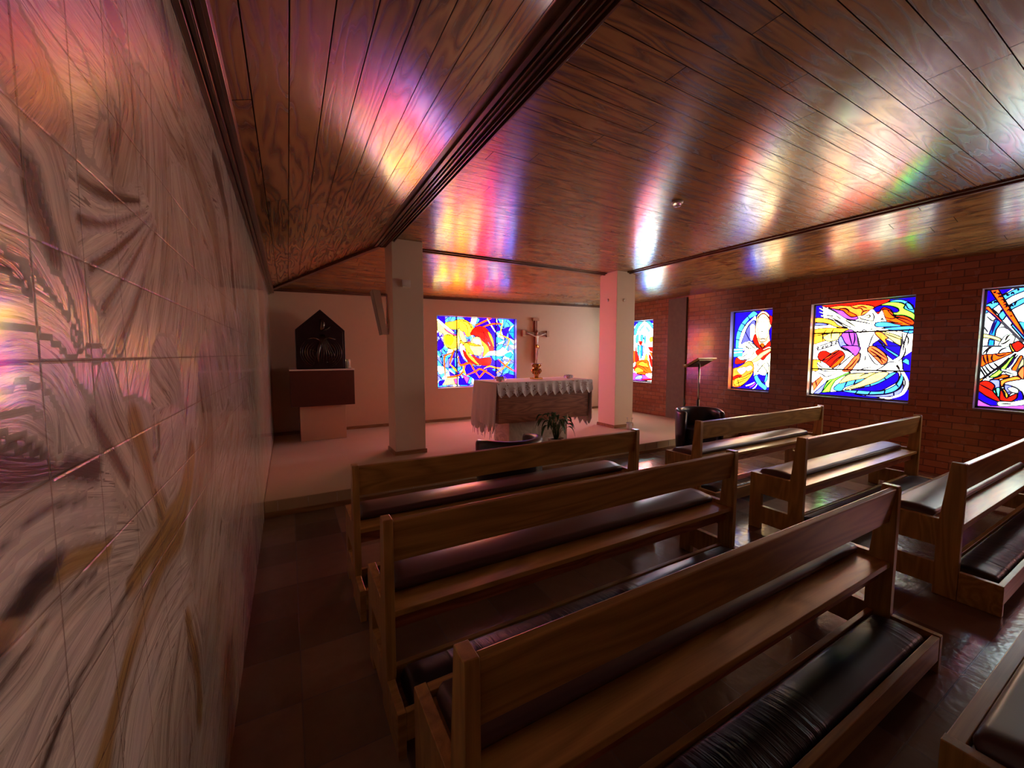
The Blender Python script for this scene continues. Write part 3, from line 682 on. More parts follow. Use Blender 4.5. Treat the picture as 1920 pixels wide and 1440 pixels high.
   ('k','K',[1245,1329,1217,1289,1181,1240]),
   ('k','K',[1336,1088,1283,1050,1230,1013]),
   ('k','K',[1154,1266,1117,1341,1078,1416]),
   ('k','K2',[1141,1266,1113,1332,1103,1376]),
   ('k','K',[1209,1045,1210,1015,1194,970]),
   ('k','K',[1328,1421,1300,1472,1275,1502]),
   ('k','K',[1304,1416,1290,1472,1256,1507]),
   ('k','K',[1218,1426,1195,1471,1157,1490]),
   ('k','G3',[1321,1837,1279,1785,1256,1812]),
   ('k','G3',[1230,1704,1194,1712,1168,1687]),
   ('k','G3',[1333,1720,1304,1660]),
   ('k','G3',[1141,1000,1116,1012,1097,999]),
   ('k','G3',[1194,1239,1155,1231,1096,1203]),
   ('k','G3',[1173,880,1125,885,1093,884]),
  ],
}
MURAL = [
 ('T',.05,[954,1888,962,1849,896,1741]),
 ('B',.035,[899,1824,915,1791,892,1743]),
 ('P',.06,[1130,1914,1102,1710,975,1521,881,1406]),
 ('D',.035,[634,1615,640,1584,661,1555,664,1538]),
 ('P',.05,[585,1660,657,1635,681,1566,722,1491,723,1409]),
 ('D',.02,[581,1633,631,1608,666,1551]),
 ('L',.04,[566,1536,618,1528,667,1484,713,1436]),
 ('D',.02,[562,1506,586,1500,611,1483]),
 ('L',.03,[1029,1699,836,1631,739,1625]),
 ('D',.016,[1004,1701,841,1656,750,1646]),
 ('D',.014,[1035,1695,843,1617,741,1596]),
 ('L',.03,[1063,1699,851,1604,750,1557]),
 ('D',.014,[1077,1698,882,1591,763,1539]),
 ('L',.03,[1080,1693,890,1571,775,1512]),
 ('D',.014,[1089,1685,928,1570,798,1485]),
 ('L',.03,[1097,1687,938,1553,802,1454]),
 ('B',.02,[1102,1678,979,1541,851,1432]),
 ('P',.06,[770,1844,878,1853,905,1819]),
 ('O',.05,[614,1741,652,1739,660,1721,623,1679]),
 ('P',.07,[1050,2086,1186,2075,1373,2060,1987,2117]),
 ('T',.06,[1347,2175,1495,2050,1917,1914,2108,1656]),
 ('P',.06,[1428,1808,1511,1585,1365,1339]),
 ('D',.05,[2011,2187,2366,2088,2522,1706]),
 ('P',.1,[2164,1801,2411,1457,2349,1065,1975,902]),
 ('L',.06,[663,1806,708,1803,782,1825]),
 ('D',.02,[911,1969,947,1973,962,1975]),
 ('L',.05,[558,1486,611,1483,689,1461,726,1423]),
 ('L',.05,[547,1407,599,1409,650,1386,694,1330]),
 ('K',.035,[532,1314,582,1300,646,1288,728,1259]),
 ('L',.04,[523,1256,567,1265,618,1268,741,1233]),
 ('K',.012,[522,1247,556,1253,605,1257,692,1238]),
 ('L',.035,[520,1233,572,1241,675,1223,744,1202]),
 ('L',.03,[516,1206,579,1222,672,1208,741,1185]),
 ('K',.035,[510,1169,535,1179,574,1190,616,1187]),
 ('G',.03,[615,1181,665,1170,743,1146]),
 ('L',.05,[502,1116,552,1115,619,1130,720,1122,816,1091]),
 ('D',.012,[504,1129,546,1135,610,1147,705,1134]),
 ('L',.05,[529,1030,594,1054,692,1065,789,1071]),
 ('D',.012,[553,1006,627,1034,723,1045,834,1056]),
 ('L',.03,[624,937,704,944,794,983,908,1008]),
 ('G',.035,[676,887,741,938,852,992,1017,1018,1186,1033,1313,1160]),
 ('G',.03,[810,1060,920,1062,1118,1070,1236,1110]),
 ('L',.06,[777,787,844,856,983,881,1113,862]),
 ('P',.05,[957,612,1000,699,1121,794]),
 ('G',.03,[1151,801,1226,628,1226,512]),
 ('P',.05,[1215,360,1366,446,1563,570,1729,675]),
 ('P',.05,[784,1362,815,1310,919,1198,969,1133]),
 ('D',.02,[726,1339,771,1294,843,1220]),
 ('L',.03,[541,1374,585,1379,633,1357,636,1302]),
 ('L',.03,[627,1322,580,1348,538,1354]),
 ('D',.01,[615,1313,577,1332,537,1343]),
 ('G',.04,[885,1299,949,1190,1000,1112]),
 ('P',.04,[1064,1381,1178,1302,1026,1223,979,1176]),
 ('D',.015,[1028,1276,1025,1234,989,1220]),
 ('P',.2,[1683,196,1921,358,2234,571,2989,791]),
 ('T',.08,[1527,1361,1565,1190,1432,1055,1327,967]),
 ('P',.5,[3421,1511,3689,1104,3672,641]),
 ('T',.4,[4415,3167,4790,2708,5144,2019]),
]
# ---------------------------------------------------------------- glazed mural on the left wall
def build_mural():
    X = -.23
    ys = [-3.2, -2, -1, -.4, 0] + list(np.arange(.2, .45, .04)) + list(np.arange(.46, 1.3, .006)) + list(np.arange(1.3, 2.4, .012)) + list(np.arange(2.4, 7.19, .035)) + [7.19]
    zs = list(np.arange(0, .55, .03)) + list(np.arange(.55, 2.36, .0075)) + [2.36]
    Y, Z = np.meshgrid(np.array(ys), np.array(zs), indexing='ij'); ny, nz = Y.shape
    P = np.stack([Y.ravel(), Z.ravel()], 1); N = len(P)
    pal = dict(T=(.52,.45,.35), B=(.15,.10,.07), P=(.74,.69,.60), D=(.14,.115,.10), L=(.86,.82,.75), O=(.50,.32,.19), K=(.03,.03,.04), G=(.50,.34,.13))
    best = np.full(N, 1e9); S = np.zeros(N); D = np.zeros(N)
    wsum = np.zeros(N); csum = np.zeros((N, 3))
    rng = np.random.RandomState(4)
    wob = .012*np.sin(P[:,0]*23+P[:,1]*17) + .008*np.sin(P[:,1]*41-P[:,0]*13)
    for i, (c, w, q) in enumerate(MURAL):
        q = np.array(q, float).reshape(-1, 2) / 1000.
        # resample smoothly
        t = np.linspace(0, len(q)-1, (len(q)-1)*4+1); k = np.clip(t.astype(int), 0, len(q)-2); f = (t-k)[:, None]
        p0 = q[np.clip(k-1, 0, None)]; p1 = q[k]; p2 = q[k+1]; p3 = q[np.clip(k+2, None, len(q)-1)]
        q = .5*((2*p1)+(-p0+p2)*f+(2*p0-5*p1+4*p2-p3)*f**2+(-p0+3*p1-3*p2+p3)*f**3)
        acc = 0; loc = np.full(N, 1e9); ls = np.zeros(N); ld = np.zeros(N)
        off = rng.rand()*50
        for a, b in zip(q[:-1], q[1:]):
            d = b-a; L = np.hypot(*d)
            if L < 1e-6: continue
            d /= L; r = P-a; s = r@d; n = r[:,0]*d[1]-r[:,1]*d[0]
            over = np.maximum(0, np.maximum(-s, s-L))
            dist = np.hypot(n, over)
            mm = dist < loc
            loc[mm] = dist[mm]; ls[mm] = (acc+s)[mm]; ld[mm] = n[mm]; acc += L
        ratio = w/.05
        sc = (loc + wob*min(1, ratio)) / (w*.55)
        sc = sc + (.35 if c in 'PLT' else 0)
        mm = sc < best
        best[mm] = sc[mm]; S[mm] = ls[mm]+off; D[mm] = ld[mm] + off*.7
        kk = np.exp(-np.clip(sc, 0, 9)*(5.0 if c in 'DKBG' else 3.4)); wsum += kk; csum += kk[:, None]*np.array(pal[c])
    colr = (csum + 1e-4*np.array(pal['P'])) / (wsum+1e-4)[:, None]
    idx = np.arange(N).reshape(ny, nz)
    F = np.stack([idx[:-1,:-1], idx[1:,:-1], idx[1:,1:], idx[:-1,1:]], -1).reshape(-1, 4)
    V = np.stack([np.full(N, X), P[:,0], P[:,1]], 1)
    me = bpy.data.meshes.new('wall_left'); me.from_pydata(V.tolist(), [], F.tolist()); me.update()
    at = me.attributes.new('flow', 'FLOAT_VECTOR', 'POINT'); at.data.foreach_set('vector', np.stack([S, D, best], 1).astype('f').ravel())
    at = me.attributes.new('tint', 'FLOAT_COLOR', 'POINT'); at.data.foreach_set('color', np.concatenate([colr, np.ones((N,1))], 1).astype('f').ravel())
    m = NT('glazed_mural_tile'); c = m.coord()
    fl = m.n('ShaderNodeAttribute', attribute_name='flow').outputs['Vector']; tint = m.n('ShaderNodeAttribute', attribute_name='tint').outputs['Color']
    fine = m.noise(m.map(fl, (7, 170, 0)), 1.0, 4, .65, .4)
    broad = m.noise(m.map(fl, (3, 42, 0)), 1.0, 3, .55, .8)
    vein = m.noise(m.map(fl, (2.5, 22, 0), (9, 3, 0)), 1.0, 2, .5, .6)
    f = m.math('ADD', m.math('MULTIPLY', fine, .5), m.math('MULTIPLY', broad, .5))
    k = m.ramp(f, [(.34, (.38,.37,.31)), (.45, (.84,.85,.77)), (.56, (1.14,1.18,1.06))])
    col = m.mix(1.0, tint, k, 'MULTIPLY')
    dk = m.ramp(vein, [(.30, (1,1,1)), (.37, (0,0,0))])
    col = m.mix(m.math('MULTIPLY', dk, .7), col, (.085,.065,.05))
    go = m.ramp(m.noise(m.map(fl, (2, 16, 0), (31, 7, 0)), 1.0, 2), [(.58, (0,0,0)), (.70, (1,1,1))])
    col = m.mix(m.math('MULTIPLY', go, .35), col, (.38,.25,.12))
    hn = m.noise(m.map(fl, (1.6, 34, 0), (3, 11, 0)), 1.0, 3, .6, .3); hair = m.math('LESS_THAN', m.math('ABSOLUTE', m.math('SUBTRACT', hn, .5)), .011)
    hn2 = m.noise(m.map(fl, (2.2, 75, 0), (13, 1, 0)), 1.0, 2, .5, .3); hair2 = m.math('LESS_THAN', m.math('ABSOLUTE', m.math('SUBTRACT', hn2, .47)), .014)
    hm = m.ramp(m.noise(m.map(fl, (4, 9, 0), (5, 5, 0)), 1.0, 2), [(.42, (0,0,0)), (.60, (1,1,1))])
    col = m.mix(m.math('MULTIPLY', m.math('MULTIPLY', m.math('MAXIMUM', hair, hair2), hm), .65), col, (.10,.085,.065))
    smo = m.ramp(m.noise(m.map(fl, (2.5, 12, 0), (17, 5, 0)), 1.0, 2), [(.50, (0,0,0)), (.62, (1,1,1))])
    col = m.mix(m.math('MULTIPLY', smo, .5), col, tint)
    # square tile joints, 0.13 m
    sp = m.n('ShaderNodeSeparateXYZ'); m.l(c, sp.inputs[0])
    def joint(x, off, w=.012):
        q = m.math('DIVIDE', m.math('SUBTRACT', x, off), .129); fr = m.math('FRACT', q)
        return m.math('MINIMUM', fr, m.math('SUBTRACT', 1.0, fr))
    e = m.math('MINIMUM', joint(sp.outputs[1], .615), joint(sp.outputs[2], 1.541-12*.129))
    j = m.math('LESS_THAN', e, .0075)
    col = m.mix(m.math('MULTIPLY', j, .75), col, (.30,.22,.15))
    m.set(Base_Color=col, Roughness=m.math('MULTIPLY_ADD', broad, .22, .10), Coat_Weight=.5, Coat_Roughness=.08)
    pil = m.n('ShaderNodeMapRange'); m.l(e, pil.inputs[0]); pil.inputs[1].default_value = 0; pil.inputs[2].default_value = .022
    b = m.bump(pil.outputs[0], .35, .004); m.bump(m.math('ADD', fine, broad), .28, .0035, b)
    o = finish('wall_left', me, m.m); me.shade_smooth(); struct(o)
    # solid wall behind the glaze
    w = MB().box(-.43, -.232, -3.2, 7.39, -.1, 2.9).build('wall_left_core', M['plaster'], o)
    return o
build_mural()
# ---------------------------------------------------------------- shell
XL, XR, YB, YR = -.23, 6.67, 7.19, -3.2
PZ = .146
struct(MB().box(XL-.2, XR+.25, YR-.2, 4.05, -.1, 0).build('floor', M['tile']))
pf = empty('platform'); struct(pf)
MB().box(XL, XR, 3.985, YB, .001, PZ).build('step', M['carpet'], pf, bevel=.008)
MB().box(XL, XR, 3.965, 3.984, .001, .045).build('kick_strip', M['skirt'], pf)
g = MB()
x = XL+.1
while x < XR: g.box(x, x+.006, 3.981, 3.9848, .048, PZ-.012); x += .24
g.build('riser_joint', M['marble'], pf)
# windows: (number, wall, a0, a1, z0, z1)
WIN = [(1,'back',2.43,4.14,.785,2.145),(2,'right',5.885,6.53,.815,2.15),(3,'right',3.527,4.215,.815,2.15),(4,'right',1.883,3.0,.815,2.145),(5,'right',.655,1.357,.815,2.14),(6,'right',-.80,-.1,.815,2.14)]  # last entry is an unseen window, added to light pew backs and foreground
holes = [[(a0,z0),(a1,z0),(a1,z1),(a0,z1)] for _,w,a0,a1,z0,z1 in WIN if w == 'right']
struct(MB().prism([(YR-.2,-.1),(YB+.25,-.1),(YB+.25,2.9),(YR-.2,2.9)], holes, XR, XR+.25, 'x').build('wall_right', M['brick']))
a0,a1,z0,z1 = WIN[0][2:]
struct(MB().prism([(XL-.2,-.1),(XR,-.1),(XR,2.9),(XL-.2,2.9)], [[(a0,z0),(a1,z0),(a1,z1),(a0,z1)]], YB, YB+.25, 'y').build('wall_back', M['plaster']))
struct(MB().box(XL-.2, XR+.25, YR-.2, YR, -.1, 2.95).build('wall_rear', M['brick']))
struct(MB().box(XL+.001, XR-.001, YB-.014, YB-.001, PZ, PZ+.05).build('baseboard_back', M['skirt']))
struct(MB().box(XR-.035, XR+.001, 5.07, 5.48, PZ, 2.5).build('pilaster', M['concrete']))

def slab(name, q, uvf, up=(0,0,.08), mat=None):
    q = [Vector(p) for p in q]; V = q + [p + Vector(up) for p in q]
    F = [(0,1,2,3),(4,7,6,5),(0,4,5,1),(1,5,6,2),(2,6,7,3),(3,7,4,0)]
    o = mesh_obj(name, V, F, mat or M['ceil'])
    bm = bmesh.new(); bm.from_mesh(o.data); bmesh.ops.recalc_face_normals(bm, faces=bm.faces)
    uvl = bm.loops.layers.uv.new('UVMap')
    for f in bm.faces:
        for l in f.loops: l[uvl].uv = uvf(l.vert.co)
    bm.to_mesh(o.data); bm.free(); return struct(o)
ZC, BX0, BX1, RX, BY = 2.82, .97, 1.17, 5.12, 5.35
cen = slab('ceiling', [(BX1-.1,YR,ZC),(RX,YR,ZC),(RX,BY,ZC),(BX1-.1,BY,ZC)], lambda p: (p.x, p.y-.047+13.3))
slab('ceiling_left', [(XL,YR,2.36),(BX0+.03,YR,2.812),(BX0+.03,BY,2.812),(XL,YB,2.40)], lambda p: (p.y, (p.x-.042)/.13*.133+13.3))
slab('ceiling_back', [(XL,YB,2.42),(XR,YB,2.54),(RX,BY,ZC-.005),(BX0,BY,ZC-.005)], lambda p: (p.x, (p.y)*1.05+13.3))
slab('ceiling_right', [(XR,YR,2.47),(RX,YR,ZC-.005),(RX,BY,ZC-.005),(XR,YB,2.54)], lambda p: (p.y, p.x*1.03+13.3))
struct(MB().box(XL-.2, XR+.25, YR-.2, YB+.25, 2.98, 3.05).build('roof', M['concrete']))
# folding-wall track: grooved moulding
def rails(name, x0, x1, y0, y1, z, spec, depth=.05):
    b = MB().box(x0, x1, y0, y1, z, z+.03)
    for a, w, h in spec: b.box(x0+a, x0+a+w, y0, y1, z-h, z+.001)
    return struct(b.build(name, M['trimwood'], bevel=.002))
rails('trim_1', .965, 1.175, YR, 5.38, 2.800, [(.045,.028,.016),(.085,.006,.022),(.12,.016,.010),(.148,.006,.022),(.172,.010,.022),(.197,.013,.028)])
b = MB().box(XL+.001, XL+.02, YR, YB, 2.325, 2.40).box(XL+.02, XL+.035, YR, YB, 2.345, 2.41).box(XL+.035, XL+.042, YR, YB, 2.335, 2.41).box(XL+.042, XL+.06, YR, YB, 2.36, 2.42).box(XL+.06, XL+.075, YR, YB, 2.352, 2.43)
struct(b.build('trim_2', M['trimwood'], bevel=.002))
struct(MB().box(RX-.03, RX+.005, YR, BY, ZC-.018, ZC+.02).box(RX+.012, RX+.05, YR, BY, ZC-.035, ZC+.02).build('trim_3', M['trimwood'], bevel=.003))
struct(MB().box(1.0, RX, BY-.03, BY+.005, ZC-.018, ZC+.02).box(1.0, RX+.05, BY+.012, BY+.05, ZC-.035, ZC+.02).build('trim_4', M['trimwoodx'], bevel=.003))
def bar(p, q, w, h):
    p, q = Vector(p), Vector(q); d = (q-p).normalized(); s = d.cross(Vector((0,0,1))).normalized()*w/2; u = Vector((0,0,h))
    V = [p-s,p+s,q+s,q-s,p-s+u,p+s+u,q+s+u,q-s+u]
    return V, [(0,3,2,1),(4,5,6,7),(0,1,5,4),(1,2,6,5),(2,3,7,6),(3,0,4,7)]
struct(MB().add(*bar((1.08,5.36,2.78),(XL,YB,2.37),.06,.05)).build('trim_5', M['trimwoodx'], bevel=.003))
struct(MB().add(*bar((5.13,5.36,2.79),(XR,YB,2.51),.05,.05)).build('trim_6', M['trimwoodx'], bevel=.003))
struct(MB().add(*bar((XL,YB-.012,2.38),(XR,YB-.012,2.50),.024,.05)).add(*bar((XL,YB-.03,2.405),(XR,YB-.03,2.525),.02,.03)).build('trim_7', M['trimwoodx'], bevel=.002))
for (x0,x1,y0,y1) in ((1.137,1.52,5.01,5.39),(4.86,5.28,5.07,5.49)):
    c = empty('column', ((x0+x1)/2,(y0+y1)/2,PZ)); struct(c)
    hx, hy = (x1-x0)/2, (y1-y0)/2
    MB().box(-hx,hx,-hy,hy,0,ZC-PZ-.001).build('shaft', M['column'], c, bevel=.004)
    b = MB()
    for a in ((-hx-.014,hx+.014,-hy-.014,-hy-.001),(-hx-.014,hx+.014,hy+.001,hy+.014),(-hx-.014,-hx-.001,-hy-.001,hy+.001),(hx+.001,hx+.014,-hy-.001,hy+.001)): b.box(*a, .001, .052)
    b.build('baseboard', M['skirt'], c)

# ---------------------------------------------------------------- stained glass windows
def H(r,g,b): return tuple(max(v, 0)/255 for v in (r,g,b))
PAL = dict(B=H(36,0,255), D=H(70,0,215), C=H(120,212,255), C2=H(40,190,255), L=H(185,190,250), L2=H(150,150,240), W=H(255,255,255), F=H(255,255,246),
           P=H(255,247,190), S=H(255,226,206), Y=H(255,222,90), Y2=H(255,190,40), O=H(255,150,20), O2=H(255,186,80), O3=H(255,110,20), R=H(255,42,18), M=H(240,120,190),
           V=H(222,130,248), G=H(190,246,120), G2=H(228,230,40), T=H(80,205,225), T2=H(165,240,225), U=H(250,170,95), K=H(20,16,30), K2=H(40,10,140), G3=H(110,105,120))
# brightness of the daylight through each kind of glass (thin pale glass lets far more through than deep blue)
PASS = dict(B=2.4, D=2.2, C=12, C2=10, L=8, L2=4, W=14, F=13, P=17, Y=22, Y2=22, O=16, O2=18, O3=13, R=5.5, M=4.5, V=3.5, G=17, G2=20, T=12, T2=14, U=16, S=14)
BACK = dict(B=2.0, D=2.2, R=3.6, O=2.4, O2=2.2, Y=1.3, Y2=1.5, M=2.5, V=2, W=.6, P=.7, C=.8, L=.6)   # extra gains for the altar window, set to give it a pinker cast
STRENGTH = {1: 1.35, 2: 1.9, 3: 1.15, 4: 1.0, 5: .9, 6: .6}
def glow(k, boost=1.0):
    l = s2l(PAL[k])
    if k in ('K','K2','G3'): return tuple(v*.6/2**EXPO for v in l)
    mx = max(l); g = PASS[k]*GAIN*STRENGTH[boost]*(BACK.get(k, 1) if boost == 1 else 1)
    tint = ((.72, 1, .92) if boost in (2, 5) else (1, .97, .74)) if k in 'WFPS' else (1, 1, 1)
    return tuple(t*v/2**EXPO*(1 + (max(g, 1)-1)*(v/mx)**4.5) for v, t in zip(l, tint))
def clip_rect(P, a0, a1, z0, z1):
    def cut(P, ins, inter):
        o = []
        for i in range(len(P)):
            p, q = P[i-1], P[i]
            if ins(q):
                if not ins(p): o.append(inter(p, q))
                o.append(q)
            elif ins(p): o.append(inter(p, q))
        return o
    for ax, lim, sg in ((0,a0,1),(0,a1,-1),(1,z0,1),(1,z1,-1)):
        ins = lambda p: (p[ax]-lim)*sg >= 0
        def inter(p, q):
            t = (lim-p[ax])/(q[ax]-p[ax]); return (p[0]+(q[0]-p[0])*t, p[1]+(q[1]-p[1])*t)
        P = cut(P, ins, inter)
        if len(P) < 3: return []
    return P
def smooth_closed(P, n=5):
    o = []; m = len(P)
    for i in range(m):
        p0,p1,p2,p3 = P[i-1],P[i],P[(i+1)%m],P[(i+2)%m]
        for k in range(n):
            t = k/n
            o.append(tuple(.5*((2*p1[j])+(-p0[j]+p2[j])*t+(2*p0[j]-5*p1[j]+4*p2[j]-p3[j])*t*t+(-p0[j]+3*p1[j]-3*p2[j]+p3[j])*t**3) for j in (0,1)))
    return o
def smooth_open(P, n=5):
    o = []; m = len(P)
    for i in range(m-1):
        p0,p1,p2,p3 = P[max(i-1,0)],P[i],P[i+1],P[min(i+2,m-1)]
        for k in range(n):
            t = k/n
            o.append(tuple(.5*((2*p1[j])+(-p0[j]+p2[j])*t+(2*p0[j]-5*p1[j]+4*p2[j]-p3[j])*t*t+(-p0[j]+3*p1[j]-3*p2[j]+p3[j])*t**3) for j in (0,1)))
    return o + [P[-1]]
def ribbon(P, w, taper=False):
    L, Rr = [], []
    for i, p in enumerate(P):
        a, b = P[max(i-1,0)], P[min(i+1,len(P)-1)]
        dx, dy = b[0]-a[0], b[1]-a[1]; d = math.hypot(dx,dy) or 1e-6
        ww = w/2*(1 if not taper else (.35+.65*math.sin(math.pi*(i+.5)/len(P))))
        L.append((p[0]-dy/d*ww, p[1]+dx/d*ww)); Rr.append((p[0]+dy/d*ww, p[1]-dx/d*ww))
    return L, Rr
def mosaic(a0,a1,z0,z1,n,m,cols,rng):
    P = {}
    for i in range(n+1):
        for j in range(m+1):
            jx = (rng.random()-.5)*.8*(a1-a0)/n if 0 < i < n else 0; jz = (rng.random()-.5)*.8*(z1-z0)/m if 0 < j < m else 0
            P[i,j] = (a0+(a1-a0)*i/n+jx, z0+(z1-z0)*j/m+jz)
    o = []
    for i in range(n):
        for j in range(m):
            q = [P[i,j],P[i+1,j],P[i+1,j+1],P[i,j+1]]
            if rng.random() < .5: o += [('p',rng.choice(cols),[q[0],q[1],q[2]]),('p',rng.choice(cols),[q[0],q[2],q[3]])]
            else: o += [('p',rng.choice(cols),[q[0],q[1],q[3]]),('p',rng.choice(cols),[q[1],q[2],q[3]])]
    return o
def window(no, wall, a0, a1, z0, z1):
    rng = random.Random(no*11+3)
    root = empty('window_%d' % no, ((a0+a1)/2, YB, z0) if wall == 'back' else (XR, (a0+a1)/2, z0)); struct(root)
    ca = (a0+a1)/2; dep = .15 if wall == 'back' else .11
    def W(a, z, d):   # d = depth towards the room from the glass plane, in the window's own space
        return (a-ca, dep-d, z-z0) if wall == 'back' else (dep-d, a-ca, z-z0)
    art = []
    for k, c, v in ART.get(no, []):
        P = [(v[i]/1000., v[i+1]/1000.) for i in range(0, len(v), 2)]; art.append((k, c, P))
    if no == 5: art = [(k, c, [(2.006-a, z) for a, z in P]) for k, c, P in art if c != 'K'] + art
    bg = 'W' if no in (2,4,5) else ('B' if no == 3 else 'C')
    base = [('p', bg, [(a0,z0),(a1,z0),(a1,z1),(a0,z1)])]
    if no == 1: base += mosaic(a0,a1,z0,z1,13,10,['C','C','L','W','C','W','C2','L','D','C'],rng)
    if no == 6: base += mosaic(a0,a1,z0,z1,8,9,['C','W','B','Y','O','W','L','P','C2'],rng)  # invented pattern for the unseen window added as a light source
    if no == 7: base += mosaic(a0,a1,z0,z1,5,8,['C','W','B','R','O','W','L','P'],rng)
    V, F, Cc = [], [], []; LV = MB(); lay = 0
    def face(P, col, d):
        P = clip_rect(P, a0, a1, z0, z1)
        if len(P) < 3: return
        n = len(V)
        try: tri = tessellate_polygon([[Vector((p[0],p[1],0)) for p in P]])
        except Exception: return
        V.extend(W(p[0],p[1],d) for p in P)
        for t in tri: F.append(tuple(n+i for i in t)); Cc.append(col)
    BO = no
    eps = .00018
    for k, c, P in base + art:
        lay += 1; d = lay*eps
        if k in ('p','s'):
            Q = smooth_closed(P) if k == 's' else P
            face(Q, glow(c, BO), d)
            if lay > 1:
                C = Q + [Q[0]]; L, Rr = ribbon(C, .0135 if c not in ('F','W') else .010)
                for i in range(len(C)-1): face([L[i],L[i+1],Rr[i+1],Rr[i]], glow('K') if c not in ('F','P','W') else glow('G3'), d+eps*.4)
        elif k[0] == 'l':
            S = smooth_open(P); w = float(k[1:])/1000*(1.9 if no == 1 else 1)
            for ww, cc, dd in ((w+.016, 'K', 0), (w, c, eps*.5)):
                L, Rr = ribbon(S, ww, True)
                for i in range(len(S)-1): face([L[i],L[i+1],Rr[i+1],Rr[i]], glow(cc), d+dd)
        elif k == 'k':
            S = smooth_open(P); L, Rr = ribbon(S, .017, True)
            for i in range(len(S)-1): face([L[i],L[i+1],Rr[i+1],Rr[i]], glow(c), d)
    me = bpy.data.meshes.new('stained_glass'); me.from_pydata(V, [], F); me.update()
    at = me.attributes.new('pane_colour', 'FLOAT_COLOR', 'FACE')
    at.data.foreach_set('color', np.array([(*c,1) for c in Cc], 'f').ravel())
    finish('stained_glass', me, M['stain'], root)
    D = lay*eps + .003
    def bx(p0, p1, q0, q1, d0, d1, B):
        A = W(p0,q0,d0); Z = W(p1,q1,d1)
        B.box(min(A[0],Z[0]),max(A[0],Z[0]),min(A[1],Z[1]),max(A[1],Z[1]),min(A[2],Z[2]),max(A[2],Z[2]))
    f = MB(); t = .014 if wall == 'back' else .026
    for r in ((a0+.001,a1-.001,z0+.001,z0+t),(a0+.001,a1-.001,z1-t,z1-.001),(a0+.001,a0+t,z0+.001,z1-.001),(a1-t,a1-.001,z0+.001,z1-.001)): bx(r[0],r[1],r[2],r[3],-.02,D+.004,f)
    f.build('window_frame', M['alu'], root)
    bars = MB()
    if no == 1:
        for a in (a0+.425, a1-.42-.02): bx(a-.009,a+.009,z0,z1,0,D+.006,bars)
    elif a1-a0 > 1:
        for z in (z0+.39, z1-.425): bx(a0,a1,z-.010,z+.010,0,D+.006,bars)
    if bars.v: bars.build('glazing_bar', M['lead'], root)
    lin = MB()
    for r in ((a0+.0006,a0+.006,z0+.0006,z1-.0006),(a1-.006,a1-.0006,z0+.0006,z1-.0006),(a0+.006,a1-.006,z1-.006,z1-.0006)): bx(r[0],r[1],r[2],r[3],D+.006,dep-.001,lin)
    lin.build('window_reveal', M['reveal'], root)
    s = MB(); bx(a0+.007,a1-.007,z0-.02,z0+.0005,D+.006,dep+.012,s); s.build('sill', M['concrete'] if wall=='right' else M['white'], root)
for w in WIN: window(*w)
# ---------------------------------------------------------------- pews
PEW_Z = .453
def make_pew(L, name='church_pew'):
    root = empty(name)
    outer = [(0,0),(.10,0),(.10,.05),(.30,.05),(.30,0),(.39,0),(.39,PEW_Z),(.094,PEW_Z),(.063,.80),(.004,.80),(0,.78)]
    hole = [(.10,.19),(.30,.19),(.30,.29),(.10,.29)]
    for x in (0, L-.036):
        MB().prism(outer, [hole], x, x+.036).build('end_panel', M['pewz'], root, bevel=.003)
    b = MB().prism([(.005,.79),(.030,.795),(.052,.625),(.026,.62)], [], .0365, L-.0365)
    b.build('backrest', M['pew'], root, bevel=.005)
    MB().box(.0365, L-.0365, .012, .352, .405, .430).build('seat_board', M['pew'], root, bevel=.003)
    MB().box(.0365, L-.0365, .353, .388, .37, .4505).build('front_rail', M['pew'], root, bevel=.003)
    MB().box(.0365, L-.0365, .05, .07, .335, .404).build('seat_apron', M['walnut'], root)
    c = padded(.05, L-.05, .125, .350, .431, .478, .022); c.build('seat_cushion', M['cushion'], root, smooth=True)
    k = empty('kneeler'); k.parent = root
    for x in (.0, L-.03): MB().box(x, x+.03, -.17, -.002, .0, .172).build('kneeler_end', M['pew'], k, bevel=.003)
    MB().box(.0305, L-.0305, -.168, -.142, .06, .168).build('kneeler_rail', M['pew'], k, bevel=.003)
    MB().box(.0365, L-.0365, .062, .086, .06, .168).build('kneeler_board', M['pew'], k, bevel=.003)
    MB().box(.0365, L-.0365, -.141, .0615, .085, .105).build('kneeler_base', M['pew'], k)
    padded(.06, L-.06, -.136, .056, .106, .176, .028, 14).build('kneeler_pad', M['kneel'], k, smooth=True)
    return root
